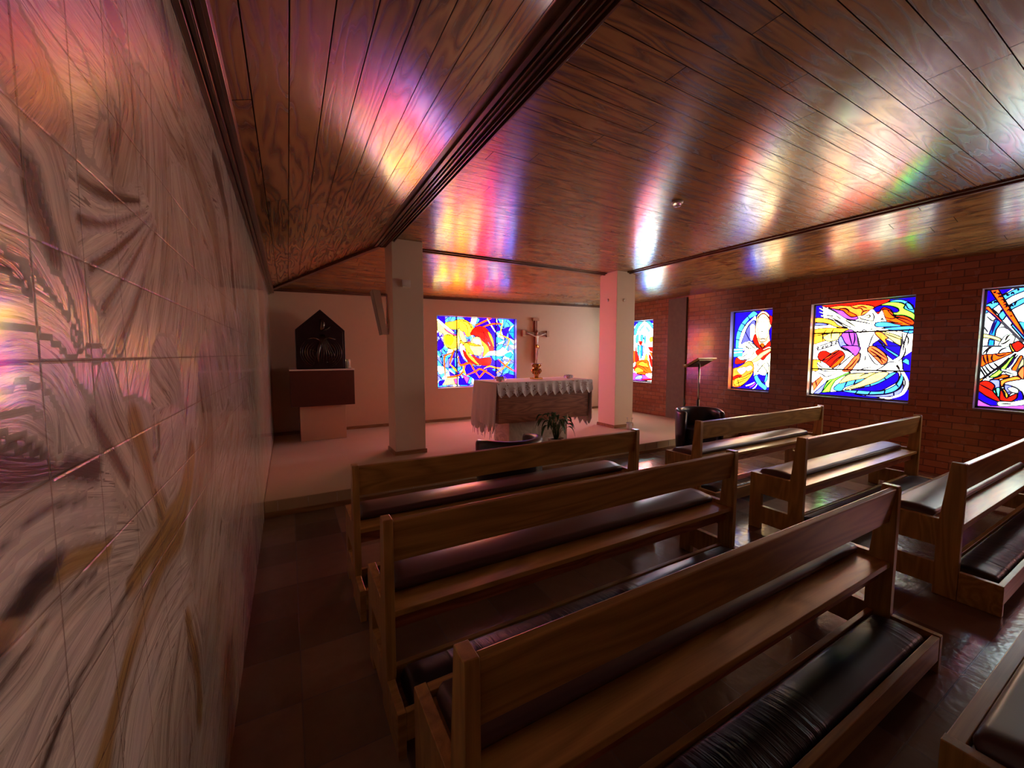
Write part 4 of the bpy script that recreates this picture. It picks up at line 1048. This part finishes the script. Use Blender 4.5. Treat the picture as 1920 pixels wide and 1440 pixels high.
def padded(x0, x1, y0, y1, z0, z1, r, n=10):
    """a stuffed cushion: rounded edge, slightly crowned top"""
    b = MB(); nx = max(8, int((x1-x0)/.05)); ny = n
    V = []; F = []
    rng = random.Random(7)
    def prof(t):   # 0..1 around the cross-section (y,z)
        pass
    sec = []
    w = y1-y0; h = z1-z0
    for i in range(5): a = math.pi + i/4*math.pi/2; sec.append((y0+r+r*math.cos(a), z0+r*.6+r*.6*math.sin(a)))
    sec = [(y0+r*.7, z0)] 
    for i in range(6): a = math.pi - i/5*math.pi/2; sec.append((y0+r+r*math.cos(a), z1-r+r*math.sin(a)))
    for i in range(1, ny): t = i/ny; sec.append((y0+r+(w-2*r)*t, z1+.010*math.sin(math.pi*t)))
    for i in range(6): a = math.pi/2 - i/5*math.pi/2; sec.append((y1-r+r*math.cos(a), z1-r+r*math.sin(a)))
    sec.append((y1-r*.7, z0))
    m = len(sec); xs = [x0+r*(1-math.cos(k/5*math.pi/2)) for k in range(6)]; xs = [x0, x0+r*.15, x0+r*.5, x0+r] + [x0+r+(x1-x0-2*r)*i/nx for i in range(1,nx)] + [x1-r, x1-r*.5, x1-r*.15, x1]
    cy = (y0+y1)/2
    for x in xs:
        e = min(1, max(0, (x-x0)/r)); e2 = min(1, max(0, (x1-x)/r)); q = math.sin(min(e,e2)*math.pi/2)
        sy = 1 - .10*(1-q); sz = .35+.65*q
        wob = .001*math.sin(x*17)
        for y, z in sec: V.append((x, cy+(y-cy)*sy, z0+(z-z0)*sz + (wob if z > z1-r*.5 else 0)))
    for i in range(len(xs)-1):
        for k in range(m):
            k2 = (k+1) % m; F.append((i*m+k, i*m+k2, (i+1)*m+k2, (i+1)*m+k))
    F.append(tuple(range(m))[::-1]); F.append(tuple((len(xs)-1)*m+k for k in range(m)))
    return b.add(V, F)
def copy_tree(o, parent=None):
    c = o.copy(); COL.objects.link(c); c.parent = parent
    for ch in [q for q in bpy.data.objects if q.parent == o]: copy_tree(ch, c)
    return c
LL = 2.50-.285; LR = 5.62-3.305
pl = make_pew(LL); pr = make_pew(LR); ps = make_pew(1.12)
GR = 'oak church pews with leather cushions and kneelers'
spec = [
 (pl, .285, 2.315, 'long oak pew in front of the altar, left block, nearest the carpeted platform'),
 (None, .285, 1.487, 'long oak pew in the left block, middle one of three, violet sheen on its seat'),
 (None, .285, .705, 'long oak pew in the left foreground with the black kneeler pad in plain view'),
 (pr, 3.305, 2.33, 'oak pew by the brick wall nearest the lectern, a navy tub chair before it'),
 (None, 3.305, 1.47, 'oak pew under the wide heart window, between two other right-hand pews'),
 (None, 3.305, .67, 'oak pew at the right picture edge with a pink patch on its seat board'),
 (ps, 1.40, -.10, 'short pew in the bottom right corner, only front rail and seat cushion visible'),
]
last = None
for src, x, y, lab in spec:
    if src is not None: o = src; last = src
    else: o = copy_tree(last)
    o.location = (x, y, .001); tag(o, lab, 'pew', GR)

# ---------------------------------------------------------------- altar
altar = empty('altar', (3.06, 4.86, PZ+.001)); tag(altar, 'altar table with reddish wooden front box on a pale marble block', 'altar')
MB().box(-.435, .56, -.09, .35, 0, .36).build('marble_base', M['marble'], altar, bevel=.004)
MB().box(-.70, .79, -.29, .36, .361, .885).build('wooden_box', M['walnut'], altar, bevel=.004)
MB().box(-.73, .80, -.32, .38, .886, .900).build('table_top', M['walnut'], altar, bevel=.003)
tx0, tx1, ty0, ty1, tz = 3.06-.745, 3.06+.815, 4.86-.335, 4.86+.395, PZ+.904
cl = empty('altar_cloth', (3.06, 4.86, tz)); tag(cl, 'white altar cloth hanging long at both ends with fringe', 'altar cloth')
def hang(sx, drop, name, seed, fringe):
    """side fall of the cloth with soft folds; sx = -1 left, 1 right"""
    x = -.745 if sx < 0 else .815; rng = random.Random(seed); ny, nz = 60, 16; V = []; F = []
    for j in range(nz+1):
        t = j/nz
        for i in range(ny+1):
            s = i/ny; y = -.335+.73*s
            f = .016*t*math.sin(s*34+seed) + .02*t*math.sin(s*13+seed*2)
            d = drop*(1 + .05*math.sin(s*9+seed)) + (fringe*abs(math.sin(s*math.pi*6)) if j == nz else 0)
            V.append((x + sx*(.004+.03*t) + f, y + .02*t*math.sin(s*20), -d*t - .001))
    for j in range(nz):
        for i in range(ny): a = j*(ny+1)+i; F.append((a,a+1,a+ny+2,a+ny+1))
    o = mesh_obj(name, V, F, M['linen'], cl, True); s_ = o.modifiers.new('t','SOLIDIFY'); s_.thickness = .003; return o
b = MB().box(-.745, .815, -.335, .395, -.001, .003); b.build('cloth_top', M['linen'], cl, bevel=.001)
hang(-1, .58, 'side_fall', 3, .10); hang(1, .60, 'side_fall', 5, .08)
# fringe strands on the left fall
fr = MB(); rng = random.Random(5)
for i in range(34):
    y = -.32+.70*i/33
    if rng.random() < .25: continue
    z0 = -.56; L = .10+.10*rng.random(); x = -.785 + rng.uniform(-.02,.02)
    fr.tube([(x,y,z0),(x+rng.uniform(-.01,.01),y+rng.uniform(-.01,.01),z0-L*.5),(x+rng.uniform(-.015,.015),y+rng.uniform(-.015,.015),z0-L)], [.005,.004,.002], 5)
fr.build('fringe', M['linen'], cl, smooth=True)
# lace front with thirteen points
V = []; F = []; n = 13*12; nz = 8
for j in range(nz+1):
    t = j/nz
    for i in range(n+1):
        s = i/n; x = -.75+1.57*s; ph = (s*13) % 1.0
        drop = .135 + .065*(1-abs(2*ph-1))**.8
        fold = .012*t*math.cos(2*math.pi*(s*13)) + .004*t*math.sin(s*60)
        V.append((x, -.340-.006*t-.010*t-fold, .003-drop*t))
for j in range(nz):
    for i in range(n): a = j*(n+1)+i; F.append((a,a+1,a+n+2,a+n+1))
lc = mesh_obj('lace_border', V, F, M['lace'], cl, True); lc['label'] = 'scalloped lace border'
# gilded vase on the altar
def on_altar(x, y): return (x, y, tz+.0045)
v = empty('gilded_candle_vase', on_altar(3.17,4.93)); tag(v, 'ornate gold vase with a red front panel standing mid altar below the crucifix', 'vase')
MB().box(-.07,.07,-.07,.07,0,.022).build('plinth', M['gold'], v, bevel=.004)
b = MB().lathe([(.03,.023),(.035,.03),(.032,.05),(.05,.085),(.062,.12),(.055,.15),(.04,.165),(.044,.18),(.056,.20),(.060,.222),(.052,.224),(.0,.20)], n=20)
for k in range(10):
    a = 2*math.pi*k/10; b.tube([(.05*math.cos(a),.05*math.sin(a),.08),(.072*math.cos(a),.072*math.sin(a),.12),(.058*math.cos(a),.058*math.sin(a),.155)], [.006,.012,.005], 6)
    a += .3; b.tube([(.045*math.cos(a),.045*math.sin(a),.17),(.066*math.cos(a),.066*math.sin(a),.195),(.058*math.cos(a),.058*math.sin(a),.218)], [.005,.010,.004], 6)
b.build('gold_body', M['gold'], v, smooth=True)
MB().lathe([(.0,.225),(.085,.225),(.088,.229),(.0,.232)], n=28).build('drip_dish', M['glass'], v, smooth=True)
MB().tube([(-.012,-.068,.10),(0,-.076,.12),(.012,-.068,.14)], [.006,.012,.006], 6).build('red_stone', flat('red_enamel',(.35,.03,.04),.3), v, smooth=True)
def bowl(x, y, s, lab, petals=8):
    o = empty('crystal_candle_bowl', on_altar(x,y)); tag(o, lab, 'candle holder', 'crystal candle bowls on the altar')
    b = MB().lathe([(.02*s,0),(.03*s,.004),(.046*s,.02*s),(.05*s,.045*s),(.042*s,.06*s),(.038*s,.06*s),(.042*s,.04*s),(.03*s,.015*s),(0,.012*s)], n=16)
    for k in range(petals):
        a = 2*math.pi*k/petals; b.tube([(.046*s*math.cos(a),.046*s*math.sin(a),.012*s),(.072*s*math.cos(a),.072*s*math.sin(a),.03*s),(.062*s*math.cos(a),.062*s*math.sin(a),.058*s)], [.006*s,.011*s,.004*s], 6)
    b.build('crystal_bowl', M['glass'], o, smooth=True)
    MB().lathe([(0,.016*s),(.025*s,.016*s),(.025*s,.048*s),(.003,.050*s),(0,.050*s)], n=14).build('tealight', M['candle'], o, smooth=True)
    MB().tube([(0,0,.050*s),(0,0,.068*s)], .0012, 5).build('wick', M['black'], o)
bowl(2.45, 4.70, 1.15, 'round crystal candle bowl on the left end of the altar, before the stained glass')
bowl(3.66, 4.80, .95, 'small crystal candle bowl on the right end of the altar')

# ---------------------------------------------------------------- crucifix on the back wall
cx = empty('crucifix', (4.58, YB-.001, 1.22)); tag(cx, 'wall crucifix with square flared ends and pale figure, right of the window', 'crucifix')
def yb(b, x0,x1,z0,z1,d0=.012,d1=.05): b.box(x0,x1,-d1,-d0,z0,z1)
b = MB(); yb(b,-.032,.032,0,.93); yb(b,-.31,-.0325,.60,.66); yb(b,.0325,.31,.60,.66)
b.build('cross_beams', M['crosswood'], cx, bevel=.003)
b = MB(); yb(b,-.33,-.27,.565,.695,.008,.058); yb(b,.27,.33,.565,.695,.008,.058); yb(b,-.075,.075,.90,.955,.008,.058); yb(b,-.026,-.010,.02,.90,.045,.056); yb(b,.012,.026,.02,.90,.045,.056)
b.build('metal_end_plate', M['copper'], cx, bevel=.003)
for z in (.3,.75): MB().box(-.02,.02,-.012,0,z,z+.04).build('wall_mount', M['black'], cx)
def skin_body(name, joints, edges, mat, parent, root=0):
    me = bpy.data.meshes.new(name); me.from_pydata([j[:3] for j in joints], edges, []); me.update()
    o = bpy.data.objects.new(name, me); link(o, parent); me.materials.append(mat)
    o.modifiers.new('skin','SKIN')
    for i, j in enumerate(joints):
        sv = me.skin_vertices[0].data[i]; r = j[3]; sv.radius = r if isinstance(r, tuple) else (r, r); sv.use_root = (i == root)
    s = o.modifiers.new('sub','SUBSURF'); s.levels = 2; s.render_levels = 2
    return o
y0 = -.075
J = [(0,y0,.37,(.030,.022)),(0,y0-.004,.43,(.024,.018)),(0,y0-.006,.50,(.034,.022)),(0,y0-.004,.565,(.034,.02)),(0,y0-.006,.60,(.013,.013)),(.006,y0-.012,.635,(.022,.024)),(.006,y0-.010,.668,(.017,.020)),
     (-.05,y0,.575,.014),(-.13,y0,.605,.011),(-.215,y0+.008,.632,.008),(-.245,y0+.010,.640,.010),(.05,y0,.575,.014),(.13,y0,.605,.011),(.215,y0+.008,.632,.008),(.245,y0+.010,.640,.010),
     (-.018,y0-.004,.33,.021),(-.022,y0-.026,.22,.017),(-.010,y0-.006,.11,.011),(-.008,y0-.020,.07,.010),(.018,y0-.004,.33,.021),(.020,y0-.028,.22,.017),(.008,y0-.010,.11,.011),(.006,y0-.026,.07,.010)]
E_ = [(0,1),(1,2),(2,3),(3,4),(4,5),(5,6),(3,7),(7,8),(8,9),(9,10),(3,11),(11,12),(12,13),(13,14),(0,15),(15,16),(16,17),(17,18),(0,19),(19,20),(20,21),(21,22)]
fg = skin_body('figure', J, E_, M['corpus'], cx)
b = MB().lathe([(.030,.325),(.040,.34),(.040,.385),(.033,.40)], 0, y0-.004, 14, ay=.75); b.tube([(.03,y0-.02,.38),(.045,y0-.025,.35),(.04,y0-.02,.31)], [.008,.010,.004], 6)
b.build('loincloth', M['gold'], cx, smooth=True)
b = MB().lathe([(.016,.640),(.026,.655),(.026,.680),(.015,.697),(.0,.700)], .006, y0-.006, 12); b.build('hair', M['walnut'], cx, smooth=True)

# ---------------------------------------------------------------- tabernacle and its stand
st = empty('tabernacle_stand', (.43, 6.80, PZ+.001)); tag(st, 'white pedestal carrying a dark wooden box with a white top, left corner', 'pedestal')
MB().box(-.31,.31,-.30,.30,0,.518).build('pedestal_base', M['plaster'], st, bevel=.004)
MB().box(-.42,.43,-.40,.36,.519,1.035).build('wooden_box', flat('dark_red_veneer',(.085,.022,.012),.5,noise=.2), st, bevel=.003)
MB().box(-.425,.435,-.405,.365,1.036,1.056).build('stone_top', M['white'], st, bevel=.002)
tb = empty('tabernacle', (.425, 6.66, PZ+1.0585)); tag(tb, 'black bronze tabernacle with pointed gable and relief door on the pedestal', 'tabernacle')
W2, E2, A2 = .325, .565, .86
MB().prism([(-W2,0),(W2,0),(W2,E2),(0,A2),(-W2,E2)], [], -.22, .22, 'y').build('house_body', M['bronze'], tb, bevel=.006)
MB().prism([(-W2+.03,.02),(W2-.03,.02),(W2-.03,E2-.02),(0,A2-.06),(-W2+.03,E2-.02)], [], -.232, -.2205, 'y').build('door', M['bronze'], tb, bevel=.003)
b = MB(); yy = -.236
for r in (.27,.245,.215,.185,.15,.115):
    for sg in (-1,1):
        pts = [(sg*(.0+r*math.cos(a)), yy-.002, .24+.9*r*math.sin(a)) for a in [R(t) for t in range(-62, 42 if r > .2 else 60, 6)]]
        b.tube(pts, [.0055*(.4+.6*math.sin(math.pi*(i+.5)/len(pts))) for i in range(len(pts))], 5)
for i in range(8):
    x = -.03+.022*i; b.tube([(x*.35,yy-.008,.50),(x*.8,yy-.014,.36),(x*1.5-.02,yy-.008,.22),(x*1.9-.05,yy-.004,.07)], [.004,.008,.007,.003], 5)
b.tube([(-.02,yy-.004,.42),(-.09,yy-.01,.45),(-.17,yy-.006,.43)], [.012,.014,.006], 6); b.tube([(.03,yy-.004,.42),(.10,yy-.01,.46),(.19,yy-.006,.43)], [.012,.012,.006], 6)
b.tube([(-.01,yy-.004,.40),(-.03,yy-.016,.30),(-.05,yy-.012,.18),(-.03,yy-.004,.05)], [.020,.028,.018,.006], 8)
b.tube([(.0,yy-.004,.55),(.02,yy-.014,.60),(.03,yy-.014,.67),(.01,yy-.004,.72)], [.016,.036,.034,.014], 8)
b.tube([(.04,yy-.006,.56),(.09,yy-.01,.58),(.13,yy-.004,.62)], [.012,.014,.006], 6)
for (x,z) in ((-.14,.28),(-.11,.27),(-.08,.26),(.13,.20),(.07,.10)): b.tube([(x,yy-.002,z-.015),(x,yy-.010,z),(x,yy-.002,z+.015)], [.004,.012,.004], 6)
b.build('relief_figure', M['relief'], tb, smooth=True)
cdl = empty('glass_candle', (.80, 6.58, PZ+1.0585)); tag(cdl, 'small glass candle cylinder on the pedestal right of the tabernacle', 'candle')
MB().lathe([(.030,0),(.036,.003),(.036,.14),(.033,.14),(.033,.008),(.0,.008)], n=18).build('glass_cylinder', M['glass'], cdl, smooth=True)
MB().lathe([(0,.010),(.022,.010),(.022,.085),(0,.088)], n=14).build('wax', M['candle'], cdl, smooth=True)
fm = NT('candle_flame'); fm.set(Base_Color=(1,.6,.2), Emission_Color=(1,.62,.22), Emission_Strength=6.0)
MB().lathe([(0,.090),(.009,.100),(.008,.115),(0,.138)], n=8).build('flame', fm.m, cdl, smooth=True)

# ---------------------------------------------------------------- fittings on the columns
sp = empty('wall_loudspeaker', (1.065, 5.30, 2.21)); tag(sp, 'slim white loudspeaker tilted on the side of the left column', 'loudspeaker'); 
b = MB().prism([(-.125,.01),(-.035,.0),(.045,-.53),(-.02,-.55)], [], -.10, .07, 'y'); b.build('speaker_case', M['white'], sp, bevel=.006)
MB().prism([(-.131,.0),(-.1255,.005),(-.0205,-.545),(-.026,-.548)], [], -.095, .065, 'y').build('speaker_grille', flat('grey_grille',(.32,.30,.27),.6), sp)
b = MB().tube([(-.04,0,-.06),(.02,0,-.05),(.071,0,-.05)], .008, 6).tube([(.0,0,-.32),(.04,0,-.33),(.071,0,-.33)], .006, 6).tube([(.062,0,-.02),(.062,0,-.40)], .009, 6); b.build('bracket', M['white'], sp, smooth=True)
MB().box(.028,.0715,-.03,.03,-.54,-.46).build('cable_box', M['white'], sp, bevel=.003)
o = MB().box(-.05,.05,-.045,0,-.045,.045).build('wall_sensor', M['white'], bevel=.008); o.location = (1.30, 5.0095, 2.285); tag(o, 'small white sensor box on the front of the left column', 'sensor')
for (x,y,z,dx,dy,lab) in ((4.8595,5.283,2.35,-1,0,'tiny white round plug on the salmon-lit side of the right column'),(5.02,5.0695,2.335,0,-1,'tiny white round plug on the altar-side column face turned to the pews')):
    o = MB().lathe([(.024,0),(.024,.004),(.018,.012),(.0,.016)], n=16).build('round_plug', M['white'], smooth=True)
    o.rotation_euler = (0, R(-90), 0) if dx else (R(90), 0, 0); o.location = (x,y,z); tag(o, lab, 'wall plug', 'round plugs on the right column')
sd = empty('smoke_detector', (3.178, 2.561, ZC-.0006)); tag(sd, 'white smoke detector on the wooden ceiling', 'smoke detector')
MB().lathe([(.052,0),(.052,-.012),(.044,-.02),(0,-.02)], n=24).build('base_plate', M['white'], sd, smooth=True)
MB().lathe([(.038,-.0205),(.036,-.036),(.024,-.046),(0,-.048)], n=24).build('sensor_head', M['glass'], sd, smooth=True)

# ---------------------------------------------------------------- lectern
lt = empty('lectern', (5.92, 4.24, PZ+.001)); tag(lt, 'lectern with tilted wooden book rest on a steel pole by the brick wall', 'lectern')
V, F = [], []
hi, lo = 1.345-PZ, 1.20-PZ
MB().prism([(-.15,hi),(.12,lo),(.128,lo+.018),(-.142,hi+.018)], [], -.24, .24).build('book_rest', M['pew'], lt, bevel=.004)
MB().prism([(-.115,hi-.0195),(.09,lo+.0155),(.088,lo+.003),(-.117,hi-.032)], [], -.17, .17).build('mounting_plate', M['black'], lt)
MB().prism([(.108,lo+.020),(.128,lo+.020),(.136,lo+.045),(.116,lo+.047)], [], -.24, .24).build('book_ledge', M['pew'], lt)
MB().tube([(0,0,.52),(0,0,lo+.06)], .016, 12).build('pole', M['steel'], lt, smooth=True)
MB().tube([(0,0,.02),(0,0,.52)], .024, 12).build('lower_pole', M['black'], lt, smooth=True)
MB().lathe([(.0,0),(.19,0),(.19,.012),(.03,.022),(.0,.024)], n=28).build('foot', M['black'], lt, smooth=True)
o = MB().box(-.11,.11,-.08,.08,0,.02).build('red_booklet', flat('pink_cover',(.55,.2,.2),.6), bevel=.002)
o.rotation_euler = (R(-28.2),0,0); o.location = (5.95, 4.215, 1.345-.068+.0255); tag(o, 'pinkish booklet lying on the lectern book rest', 'book')
fl = empty('microphone_stand', (6.05, 4.62, PZ+.001)); tag(fl, 'thin black iron stand with small knob beside the lectern', 'stand')
MB().tube([(0,0,.01),(0,0,.50)], .007, 8).build('rod', M['black'], fl, smooth=True)
b = MB().tube([(.0,0,.34),(.03,0,.40),(.0,0,.47)], [.006,.018,.004], 6); b.build('leaf_ornament', M['black'], fl, smooth=True)
b = MB()
for k in range(6):
    a = k*math.pi/3; b.tube([(0,0,.24),(.035*math.cos(a),.0,.24+.035*math.sin(a))], [.010,.003], 5)
b.build('star_knob', M['black'], fl)
MB().lathe([(0,0),(.09,0),(.08,.010),(0,.012)], n=20).build('foot', M['black'], fl, smooth=True)

# ---------------------------------------------------------------- tub chairs
def tub_chair(name_lab, loc, rz):
    root = empty('tub_armchair', loc, rz); tag(root, name_lab, 'armchair', 'navy leather tub chairs before the altar')
    # shell: horseshoe open towards +y
    n = 30; V = []; F = []; Ro, Ri = .31, .235
    def rim(a):  return .64 - .10*max(0, math.sin(a))**1.5 if False else .64
    sec_n = 9
    for i in range(n+1):
        a = R(152 + (388-152)*i/n)     # from left arm round the back to right arm
        end = min(i, n-i)/3.0; e = min(1, end); q = .72+.28*math.sin(e*math.pi/2)
        h = .67 - .03*(1-min(1, min(i,n-i)/6.0))
        cx_, sx_ = math.cos(a), math.sin(a)
        for k in range(sec_n):
            t = k/(sec_n-1)
            if k == 0: r, z = Ro-.015, .12
            elif k == 1: r, z = Ro, .35
            elif k == sec_n-1: r, z = Ri+.01, .30
            else:
                b_ = math.pi*(k-2)/(sec_n-4); rm = (Ro+Ri)/2; w = (Ro-Ri)/2+.008
                r, z = rm + w*math.cos(b_), h - .045 + .045*math.sin(b_)
            rm = (Ro+Ri)/2; r = rm+(r-rm)*q
            V.append((r*cx_, r*sx_*1.0, z))
    for i in range(n):
        for k in range(sec_n-1): a = i*sec_n+k; F.append((a,a+1,a+sec_n+1,a+sec_n))
        F.append((i*sec_n+sec_n-1, i*sec_n, (i+1)*sec_n, (i+1)*sec_n+sec_n-1))
    F.append(tuple(range(sec_n))[::-1]); F.append(tuple(n*sec_n+k for k in range(sec_n)))
    MB().add(V, F).build('curved_back', M['armchair'], root, smooth=True)
    pr_ = []
    for i in range(24):
        a = 2*math.pi*i/24; rr = .222; x, y = rr*math.cos(a), rr*math.sin(a)
        if y > 0: y = min(.25, y*1.35)
        pr_.append((x,y))
    MB().prism(pr_, [], .28, .41, 'z').build('seat_cushion', M['armchair'], root, bevel=.03, seg=4)
    MB().prism([(x*.98,y*.98) for x,y in pr_], [], .12, .279, 'z').build('seat_base', M['armchair'], root, bevel=.01)
    for (x,y) in ((-.2,-.17),(.2,-.17),(-.2,.19),(.2,.19)):
        MB().tube([(x,y,0),(x,y,.125)], [.014,.020], 10).build('leg', M['walnut'], root, smooth=True)
    return root
tub_chair('navy leather tub chair behind the front left pew, its curled arms catching violet light', (1.76, 3.20, .001), 0)
tub_chair('navy leather tub chair between the platform edge and the front right pew', (4.93, 3.50, .001), R(150))

# ---------------------------------------------------------------- potted peace lily
pt = empty('potted_peace_lily', (3.08, 4.30, PZ+.001)); tag(pt, 'peace lily with dark drooping leaves in a white pot before the altar', 'potted plant')
MB().lathe([(.075,0),(.08,.004),(.105,.14),(.11,.155),(.10,.155),(.092,.13),(.0,.125)], n=28).build('pot', M['pot'], pt, smooth=True)
MB().lathe([(.0,.128),(.088,.128),(.085,.136),(.0,.142)], n=20).build('soil', flat('dark_soil',(.03,.02,.015),.9,noise=.4), pt)
rng = random.Random(12)
stems = MB()
for i in range(24):
    a = 2*math.pi*i/24*1.618*3.1; reach = rng.uniform(.10,.27); top = rng.uniform(.16,.34)
    dx, dy = math.cos(a), math.sin(a)
    b0 = Vector((dx*.02, dy*.02, .14)); p1 = Vector((dx*reach*.35, dy*reach*.35, .14+top*.7)); p2 = Vector((dx*reach*.7, dy*reach*.7, .14+top))
    stems.tube([b0, (b0+p1)/2+Vector((0,0,.02)), p1, p2], [.004,.0035,.003,.002], 5)
    # leaf blade
    L = rng.uniform(.12,.20); w = L*.20; n = 9; V = []; F = []
    d = Vector((dx,dy,0)); s = Vector((-dy,dx,0)); drop = rng.uniform(.5,1.3)
    for k in range(n+1):
        t = k/n; c = p2 + d*(L*(t-.25*t*t)) + Vector((0,0,L*(.25*t - drop*t*t)))
        ww = w*math.sin(math.pi*min(1, t*.93+.05))**.8
        for q in (-1,-.5,0,.5,1): V.append(c + s*ww*q + Vector((0,0,abs(q)*.018*math.sin(math.pi*t))))
    for k in range(n):
        for q in range(4): m0 = k*5+q; F.append((m0,m0+1,m0+6,m0+5))
    o = mesh_obj('leaf', V, F, M['leaf'], pt, True); sm = o.modifiers.new('t','SOLIDIFY'); sm.thickness = .0015
stems.build('stem', M['leaf'], pt, smooth=True)
for (x,y,z) in ((.16,-.02,.40),(.03,.05,.36),(-.05,.02,.34)):
    fl_ = MB().tube([(x*.2,y*.2,.14),(x*.6,y*.6,z*.75),(x,y,z)], [.003,.0028,.0025], 6)
    fl_.tube([(x,y,z),(x+.008,y,z+.03),(x+.012,y,z+.07)], [.005,.012,.002], 8)
    fl_.build('flower', M['bloom'], pt, smooth=True)
# ---------------------------------------------------------------- glass vase at the right column
gv = empty('crystal_flower_vase', (5.0, 4.86, PZ+.001)); tag(gv, 'clear crystal vase with small white buds at the foot of the right column', 'vase')
MB().lathe([(.035,0),(.04,.004),(.055,.05),(.045,.09),(.06,.12),(.055,.12),(.040,.09),(.048,.05),(.03,.012),(0,.012)], n=20).build('vase_body', M['glass'], gv, smooth=True)
for (x,y,z) in ((-.05,0,.20),(.06,0,.19),(.02,.02,.15),(-.01,-.02,.14)):
    b = MB().tube([(x*.2,y*.2,.014),(x*.7,y*.7,z*.6),(x,y,z-.015)], .0018, 5); b.build('twig', M['leaf'], gv, smooth=True)
    MB().lathe([(0,0),(.013,.008),(.015,.016),(.006,.028),(0,.03)], n=10).build('bud', M['pot'], gv, smooth=True).location = (x,y,z-.016)
